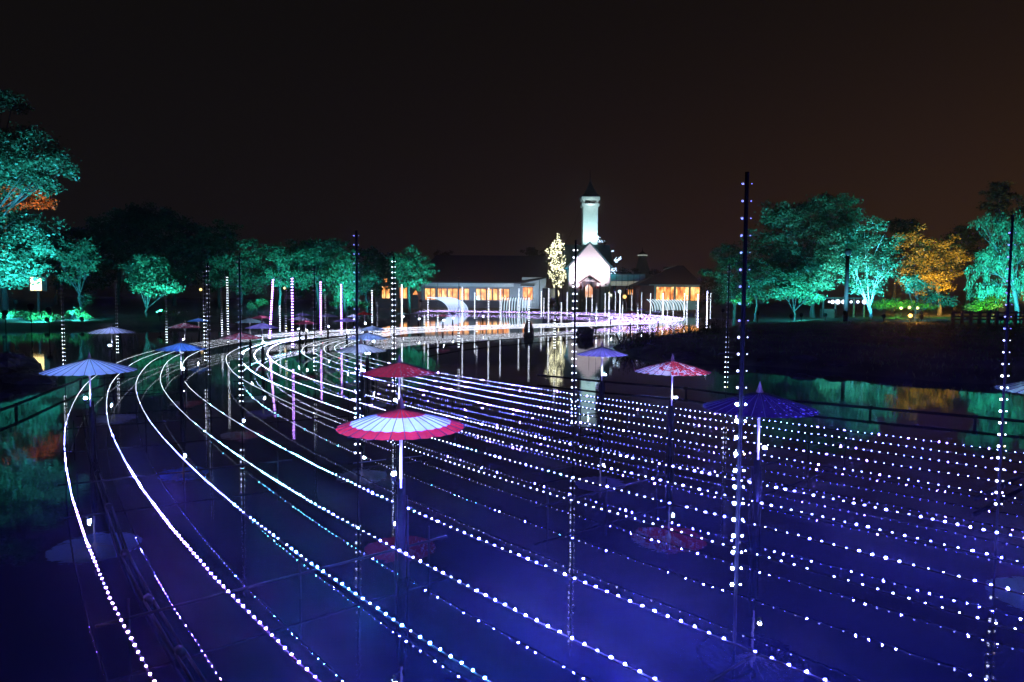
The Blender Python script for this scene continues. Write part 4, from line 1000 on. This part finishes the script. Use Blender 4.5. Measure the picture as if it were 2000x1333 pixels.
# loose pipes and rails in the water
def pipe_thing(label, pts, r, mat, name='pipe', posts=False, double=0, cat='pipe'):
    B = thing(name, label, cat, (0, 0, 0))
    segs = [Vector((x, y, z)) for x, y, z in pts]
    for a, c_ in zip(segs[:-1], segs[1:]):
        nrm = (c_ - a).cross(Vector((0, 0, 1))).normalized()
        for kk in ((-double / 2, double / 2) if double else (0,)):
            b = MB(); b.tube([a + nrm * kk, c_ + nrm * kk - (c_ - a).normalized() * .02], r, 8); b.obj('pipe_length', mat, B)
        b = MB(); d = (c_ - a).normalized() * .06
        b.tube([c_ - d, c_ + d], r * 1.35 + double * .35, 8); b.obj('joint', DARK, B)
        if posts:
            b = MB(); b.tube([(c_.x, c_.y, -1.2), (c_.x, c_.y, c_.z - r)], r, 6); b.obj('post', DARK, B)
def pl(pts, z): return [(*on_plane(x, y, z), z) for x, y in pts]
pipe_thing('pair of grey pipes lying between the two leftmost light strips', pl([(164, 800), (172, 862), (190, 925), (212, 990), (243, 1082), (290, 1172), (352, 1275), (400, 1350)], .06), .014, DARK, double=.075)
pipe_thing('long dark pipe rail skirting the inner lane on the right', pl([(1050, 733), (1180, 746), (1340, 759), (1500, 779), (1700, 797), (1905, 815), (2080, 831)], .2), .038, DARK, posts=True, name='pipe_rail')
pipe_thing('dark pipe rail outside the left bend, running to the left edge', pl([(-60, 822), (31, 791), (157, 741), (240, 716)], .25), .04, DARK, posts=True, name='pipe_rail')
pipe_thing('slanting dark brace pipe in the water at the right edge', pl([(1905, 975), (1955, 950), (2030, 912)], .12), .035, DARK)
pipe_thing('dark pipe rail curving inside the bend behind the crimson umbrella', pl([(835, 682), (900, 672), (980, 664), (1090, 655), (1180, 651)], .22), .035, DARK, posts=True, name='pipe_rail')
pipe_thing('thin pale cable floating below the middle lane in front', pl([(690, 905), (760, 897), (830, 890)], .05), .008, PIPE, name='cable', cat='cable')
pipe_thing('grey strut lying on the water at the bottom right of centre', pl([(1385, 1333), (1462, 1286)], .06), .012, DARK, name='strut', cat='strut')
pipe_thing('grey strut lying on the water under the middle lane', pl([(1040, 927), (1130, 908)], .1), .010, DARK, name='strut', cat='strut')

# ------------------------------------------------------------------ light posts
near_ball = {}
def light_post(label, x, yb, yt=None, prof='fade', lean=0.0, group='light posts standing in the pond', top=4.17, hue='post', wid=1.0):
    yh = 586 + .007 * (x - 1000)
    Y = F * (H - .6) / (yb - yh)
    b0 = at(x, yb, Y); zt = at(x, yt, Y).z if yt else top
    zt = max(1.6, zt)
    B = thing('light_post', label, 'light post', (b0.x, Y, 0), group)
    near_ = Y < 28
    w = .018 if near_ else .014
    b = MB(); lx_ = lean
    def pos(z): return Vector((lx_ * (z - .6), 0, z))
    if near_: b.tube([pos(-1.2), pos(.6)], .014, 6); b.tube([pos(.6), pos(zt + .06)], w, 4)
    else: b.tube([pos(-1.0), pos(zt + .06)], w, 4)
    b.obj('post', DARK, B)
    zs_ = np.arange(.6, zt - .02, .146); P_, Rr, Hh = [], [], []
    rr = random.Random(int(x))
    for j, z in enumerate(zs_):
        u = (z - .6) / max(.1, (zt - .6))
        for sd in (-1, 1):
            if prof == 'fade': h_ = hue if u < .48 + rr.uniform(-.02, .02) else 'half' if u < .62 else 'off'
            elif prof == 'low': h_ = hue if u < .28 else 'half' if u < .42 else 'off'
            elif prof == 'dim': h_ = 'half' if rr.random() < .6 else 'off'
            else: h_ = hue
            if h_ == hue and rr.random() < .02: h_ = 'yellow'
            p_ = pos(z); off = .038 if near_ else .034
            rad = (.0140 if sd < 0 else .0075) if near_ else min(.024, .0155 + (Y - 28) * .0002) * wid
            if h_ in ('off', 'half'): rad *= .8
            P_.append((p_.x + sd * off, -.012, z)); Rr.append(rad); Hh.append(h_)
    if near_:
        for p_, r_, h_ in zip(P_, Rr, Hh): link('led_bulb', bulb_data(h_, r_), B, p_)
    else:
        o = link('bulb_string', bulbs_mesh('bulb_string', P_, Rr, [HI[h_] for h_ in Hh]), B); kind(o, 'stuff')
LP = light_post
LP('tallest near light post in front of the dark purple umbrella on the right', 1437, 1153, 350, 'fade', -.0, hue='postblue')
LP('light post at the right edge in front of the drooping turquoise tree', 1949, 990, 430, 'fade')
LP('light post rising before the chapel, left of the purple umbrella', 1120, 828, 475, 'full')
LP('black light post left of the crimson umbrella', 699, 888, 458, 'low')
LP('light post with pinkish bulbs just left of the tallest near one', 1418, 757, 519, 'low')
LP('light post standing right above the crimson umbrella', 770, 765, 506, 'full')
LP('light post left of the bright leaning post, over the pale red umbrella', 472, 785, 499, 'low')
LP('leftmost light post, between the grassy shrubs', 126, 712, 555, 'fade')
LP('second light post from the left, over the lavender umbrella', 230, 689, 545, 'low')
LP('light post in front of the small mint tree', 326, 669, 565, 'low')
LP('left one of the twin light posts right of the blue umbrella', 402, 704, 530, 'fade')
LP('right one of the twin light posts right of the blue umbrella', 410, 732, 518, 'dim')
LP('faint slim light post left of the tall brighter neighbour by the dark teal tree', 434, 656, 545, 'low')
LP('light post right of the faint slim one by the dark teal tree', 446, 668, 540, 'full')
LP('dazzling leaning light post under the arching teal tree', 527, 660, 546, 'full', .07, wid=1.5, hue='postviolet')
LP('dim short light post right of the dazzling leaning one', 547, 647, 597, 'full')
LP('dim light post with a warm lamp behind its top', 559, 666, 548, 'low')
LP('bright light post right of the warm garden lamp', 572, 678, 541, 'full', wid=1.3, hue='postviolet')
LP('dim light post with spaced bulbs left of the willow pair', 615.5, 724, 523, 'low')
LP('bright light post left under the willow', 627, 652, 551, 'full', wid=1.25, hue='postviolet')
LP('dim light post close right of the bright one under the willow', 636, 645, 575, 'dim')
LP('bright light post in the middle below the willow', 667, 650, 554, 'full', wid=1.25, hue='postviolet')
LP('bright light post right of the tall black post', 727, 640, 565, 'full', wid=1.1)
LP('faint light post beside the restaurant wing', 737, 640, 590, 'dim')
LP('dazzling light post right of the spaced bulbs above the crimson umbrella', 785, 644, 556, 'full', wid=1.4)
LP('dark light post left of the sweeping waterfall', 829, 641, 548, 'low')
LP('bright short light post at the left foot of the sweeping waterfall', 836, 641, 579, 'full')
LP('light post crossing the top of the sweeping waterfall', 855, 640, 550, 'low')
LP('dark light post before the middle of the restaurant windows', 896, 678, 541, 'low')
LP('light post with its top in the restaurant window row, right end of the sweeping waterfall', 903, 637, 560, 'full')
LP('bright slim light post in the gap between the two window groups', 927, 622, 571, 'full', wid=1.2)
LP('dotted light post right of the window gap', 931, 648, 576, 'low')
LP('light post before the right window group', 954, 641, 562, 'full')
LP('light post at the right end of the window row', 977, 637, 563, 'full')
LP('short light post left inside the striped waterfall of the white block', 994.5, 617, 586, 'full')
LP('light post standing through the striped waterfall of the white block', 1013, 632, 562, 'full')
LP('light post behind the pointed rock', 1033, 648, 581, 'full')
LP('bright light post at the right corner of the restaurant', 1057, 618, 568, 'full', wid=1.3)
LP('short light post right of the restaurant corner', 1062, 618, 582, 'full')
LP('dotted light post left below the fairy light tree', 1071, 634, 563, 'full')
LP('dotted light post right below the fairy light tree, reaching nearest', 1083, 680, 563, 'fade')
LP('short light post left of the chapel corner', 1096, 632, 591, 'full')
LP('slim bright light post at the left chapel corner', 1107.5, 618, 572, 'full', wid=1.2)
LP('light post at the left of the chapel door', 1145, 616, 577, 'full')
LP('dotted light post in the middle of the chapel door', 1151, 640, 582, 'low')
LP('bright light post at the right of the chapel door', 1156, 618, 576, 'full', wid=1.1)
LP('tall dotted light post right of the chapel door', 1164.5, 637, 562, 'fade')
LP('bright light post below the right chapel lantern', 1181.5, 617, 572, 'full', wid=1.2)
LP('bright long light post at the right chapel corner', 1189, 626, 570, 'full', wid=1.2)
LP('slim light post left of the cool ball lamp', 1201.5, 614, 570, 'full')
LP('brightest light post beside the cool ball lamp', 1210.5, 618, 567, 'full', wid=1.4)
LP('dotted light post right of the cool ball lamp', 1215.5, 622, 567, 'fade')
LP('short faint light post under the glazed corridor', 1223, 614, 591, 'dim')
LP('slim light post left of the red hall wall', 1233.5, 613, 572, 'full')
LP('tall dotted light post before the red hall wall', 1245, 642, 564, 'fade')
LP('slim light post right before the red hall wall', 1252.7, 614, 571, 'full')
LP('bright light post at the left end of the hall waterfall', 1270, 618, 573, 'full', wid=1.2)
LP('thick dazzling light post in front of the hall waterfall', 1294, 628, 572, 'full', wid=1.9)
LP('short light post inside the hall waterfall', 1303.7, 616, 590, 'full')
LP('dotted light post near the right end of the hall waterfall', 1314.5, 620, 563, 'fade')
LP('bright light post right of the hall waterfall', 1336, 622, 573, 'full', wid=1.3)
LP('dotted light post just right of the one beside the hall waterfall', 1341, 634, 577, 'full')
LP('short dim light post left of the yellowish one at the far right shore', 1358, 636, 595, 'dim')
LP('yellowish light post at the far right shore', 1362, 640, 575, 'full', hue='warm')
LP('tall light post at the end of the far right shore', 1380, 640, 570, 'full', hue='warm')
LP('last slim light post before the dark right bank trees', 1387, 622, 572, 'full')

# ------------------------------------------------------------------ umbrellas
PM = {'lavender': paper('lavender_paper', (.55, .52, .80)), 'white': paper('white_paper', (.62, .72, .85)), 'blue': paper('blue_paper', (.10, .26, .78)),
      'skyblue': paper('sky_blue_paper', (.42, .55, .85)), 'red': paper('red_paper', (.60, .028, .03)), 'crimson': paper('crimson_petal_paper', (.50, .028, .055), (.75, .55, .65), 'petals'),
      'redwhite': paper('red_blossom_paper', (.68, .03, .05), (.80, .72, .70), 'blossom'), 'purple': paper('purple_paper', (.30, .22, .62)), 'purplepetal': paper('purple_petal_paper', (.010, .004, .020), (.16, .13, .22), 'petals'),
      'teal': paper('pale_teal_paper', (.35, .58, .55)), 'green': paper('pale_green_paper', (.50, .74, .50)), 'pink': paper('pink_red_paper', (.70, .12, .22)), 'grey': paper('grey_paper', (.52, .52, .60)),
      'palered': paper('pale_red_print_paper', (.62, .12, .16), (.70, .62, .66), 'blossom')}
LAMP = emit('umbrella_lamp', (.48, .70, 1.0), 2700)
LAMPF = emit('umbrella_lamp_far', (.60, .78, 1.0), 800)
Rr_, NS = .70, 28
def canopy_mesh(key, cols):
    prof = [(.03, .205), (.12, .185), (.26, .142), (.40, .100), (.54, .052), (.62, .026), (.70, .000)]
    b = MB(); n = NS * 2
    mi_of = [0] * 6 if len(cols) == 1 else [0, 0, 1, 1, 0, 0]
    for i in range(len(prof) - 1):
        (ra, za_), (rb, zb_) = prof[i], prof[i + 1]
        vs = []
        for (r_, z_, e) in ((ra, za_, i), (rb, zb_, i + 1)):
            for k in range(n):
                a = 2 * math.pi * k / n; rr = r_
                sag = 0
                if k % 2:                                   # paper sags between two ribs, and the rim and the printed ring are scalloped
                    sag = -.010 * r_ / .7; rr = r_ - (.012 if e == len(prof) - 1 else 0) + (.012 if len(cols) > 1 and e in (4, 2) else 0)
                vs.append((rr * math.cos(a), rr * math.sin(a), z_ + sag))
        b.add(vs, [(k, n + k, n + (k + 1) % n, (k + 1) % n) for k in range(n)], mi_of[i] if len(cols) > 1 else 0, False)
    return b.mesh('canopy', cols)
prof_r = [(.03, .207), (.12, .187), (.26, .144), (.40, .102), (.54, .054), (.62, .028), (.712, -.002)]
b = MB(); b.tube([(r_, 0, z_ + .001) for r_, z_ in prof_r], .0042, 4); RIB = b.mesh('rib', BAMBOO)
b = MB(); b.tube([(.02, 0, -.06), (.34, 0, .10)], .004, 4); STRUT = b.mesh('strut', WOOD)
b = MB(); b.lathe([(.045, .19), (.05, .215), (.035, .25), (.03, .27), (.012, .33), (.004, .36)], 10); FIN = b.mesh('finial', solid('finial_wood', (.16, .09, .07), .6))
b = MB(); b.lathe([(.03, -.10), (.045, -.07), (.05, -.02), (.03, .04)], 10); HUB = b.mesh('hub', WOOD)
CAN = {}
def umbrella(label, x, y, w, kind_, side=-1, z=None, tilt=0, group='paper umbrellas standing over the pond', rot=None):
    yh = 586 + .007 * (x - 1000)
    Y = on_plane(x, y, 1.7)[1] if y - yh > 60 else F * 1.4 / w          # canopy rims stand 1.7 m over the water
    c0 = at(x, y, Y); zc = min(1.95, max(1.45, c0.z)); sc = w * Y / F / 1.4
    B = thing('paper_umbrella', label, 'umbrella', (c0.x, Y, 0), group)
    cols = [PM['red'], PM['white']] if kind_ == 'ring' else [PM[kind_]]
    if kind_ not in CAN: CAN[kind_] = canopy_mesh(kind_, cols)
    near_ = w >= 78
    can = link('canopy', CAN[kind_], B, (0, 0, zc)); can.scale = (sc, sc, sc); can.rotation_euler = (math.radians(tilt), math.radians(tilt * .6), rot if rot is not None else 0)
    if near_:
        for k in range(NS):
            r_ = link('rib', RIB, can); r_.rotation_euler = (0, 0, 2 * math.pi * k / NS)
        for k in range(0, NS, 2):
            r_ = link('strut', STRUT, can); r_.rotation_euler = (0, 0, 2 * math.pi * (k + .5) / NS)
    link('finial', FIN, B, (0, 0, zc)); link('hub', HUB, B, (0, 0, zc))
    b = MB(); b.tube([(0, 0, 1.02), (0, 0, zc + .18)], .016, 8); b.obj('shaft', WOOD, B)
    b = MB(); b.tube([(0, .03, -1.2), (0, .03, 1.12)], .045, 8); b.obj('stand_post', DARK, B)
    b = MB()
    for s_ in (-1, 1): b.tube([(s_ * .09, .06, -1.2), (s_ * .055, .04, .92)], .014, 6)
    b.obj('stand_brace', DARK, B)
    b = MB(); b.lathe([(.015, -.05), (.03, -.02), (.034, .02)], 10, 0, (side * .075, -.03, 1.15)); b.tube([(side * .075, -.03, 1.1), (0, .0, 1.06)], .01, 5); lm = b.obj('lamp_housing', DARK, B)
    b = MB(); b.ball((side * .075, -.03, 1.185), .026, 10, 6, 0, (1, 1, .7)); b.obj('lamp_bulb', LAMP if w > 60 and kind_ != 'purplepetal' else LAMPF, lm)
U = umbrella
U('lavender white umbrella in front of the leftmost light strips', 175, 725, 165, 'skyblue', -1)
U('small lavender umbrella on the far left water near the second post', 218, 650, 83, 'lavender', -1)
U('white umbrella with thin red rim left of the twin posts', 361, 640, 60, 'palered', -1)
U('small blue umbrella beside the twin posts', 388, 628, 42, 'blue', -1)
U('deep blue umbrella lying over the left bend of the strips', 353, 683, 92, 'blue', 1)
U('pale red printed umbrella over the far left of the band', 470, 661, 80, 'palered', 1)
U('pale teal umbrella behind the post with spaced bulbs', 488, 630, 55, 'teal', 1)
U('small pink red umbrella left of the dazzling leaning post', 511, 622, 40, 'pink', 1)
U('dim purple umbrella below the dazzling leaning post', 512, 641, 64, 'purple', 1)
U('white lavender umbrella over the band right of the bright post', 585, 625, 44, 'lavender', -1)
U('small far purple umbrella above the white lavender one', 591, 616.5, 35, 'purple', 1)
U('bright pink red umbrella under the dim spaced post', 597, 633, 46, 'pink', 1)
U('far lavender umbrella crossing the bright willow post', 640, 619, 40, 'lavender', 1)
U('purple lavender umbrella left of the tall black post', 677, 628, 48, 'purple', 1)
U('far lavender umbrella just left of the black post top strip', 690, 622, 30, 'lavender', 1)
U('far dim red umbrella behind the tall black post', 712, 615, 35, 'red', 1)
U('blue umbrella half hidden in the bright band', 727, 645, 55, 'skyblue', 1)
U('pale sky blue umbrella just below the band', 717, 662, 80, 'skyblue', 1)
U('white grey umbrella over the bend of the inner lane', 705, 686, 98, 'grey', 1)
U('far teal umbrella at the foot of the dazzling post', 787, 617, 25, 'teal', 1)
U('far lavender umbrella left of the sweeping waterfall', 817, 613, 28, 'lavender', 1)
U('far red rimmed umbrella below the sweeping waterfall', 865, 618.5, 30, 'pink', 1)
U('far purple umbrella right of the red rimmed one', 884, 615, 27, 'purple', 1)
U('far small umbrella below the restaurant windows', 943, 614, 24, 'purple', 1)
U('crimson umbrella with scattered pale petals', 780, 729, 143, 'crimson', -1)
U('large red umbrella with a white ring nearest the camera', 783, 834, 250, 'ring', -1)
U('purple umbrella in front of the chapel reflection', 1176, 693, 100, 'purple', 1)
U('red umbrella with white blossom print right of centre', 1313, 726, 147, 'redwhite', 1, rot=.4)
U('wide dark purple umbrella with petal print behind the tallest near post', 1483, 798, 215, 'purplepetal', 1, rot=-.25)
U('pale green umbrella cut by the right edge', 2073, 765, 215, 'green', 1)
U('far teal umbrella in front of the chapel door', 1164, 612, 26, 'teal', 1)
U('far purple umbrella right of the chapel', 1193, 609.5, 25, 'purple', 1)
U('far pink umbrella under the glazed corridor', 1232, 609, 30, 'pink', 1)
U('far purple umbrella left of the hall waterfall', 1252, 606, 22, 'purple', 1)
U('far lavender umbrella below the hall waterfall', 1286, 611, 26, 'lavender', 1)


# ------------------------------------------------------------------ added thin haze volume: stands in for lens glow round the lamps
HZ, t, p = nodes('glow_haze'); t.nodes.remove(p)
v = t.nodes.new('ShaderNodeVolumePrincipled'); v.inputs['Color'].default_value = (.92, .94, 1, 1); v.inputs['Density'].default_value = .0007; v.inputs['Anisotropy'].default_value = .945
t.links.new(v.outputs[0], t.nodes['Material Output'].inputs['Volume'])
b = MB(); b.box((-4200, -4200, -3.0), (4200, 4400, 60)); kind(b.obj('haze', HZ), 'stuff')
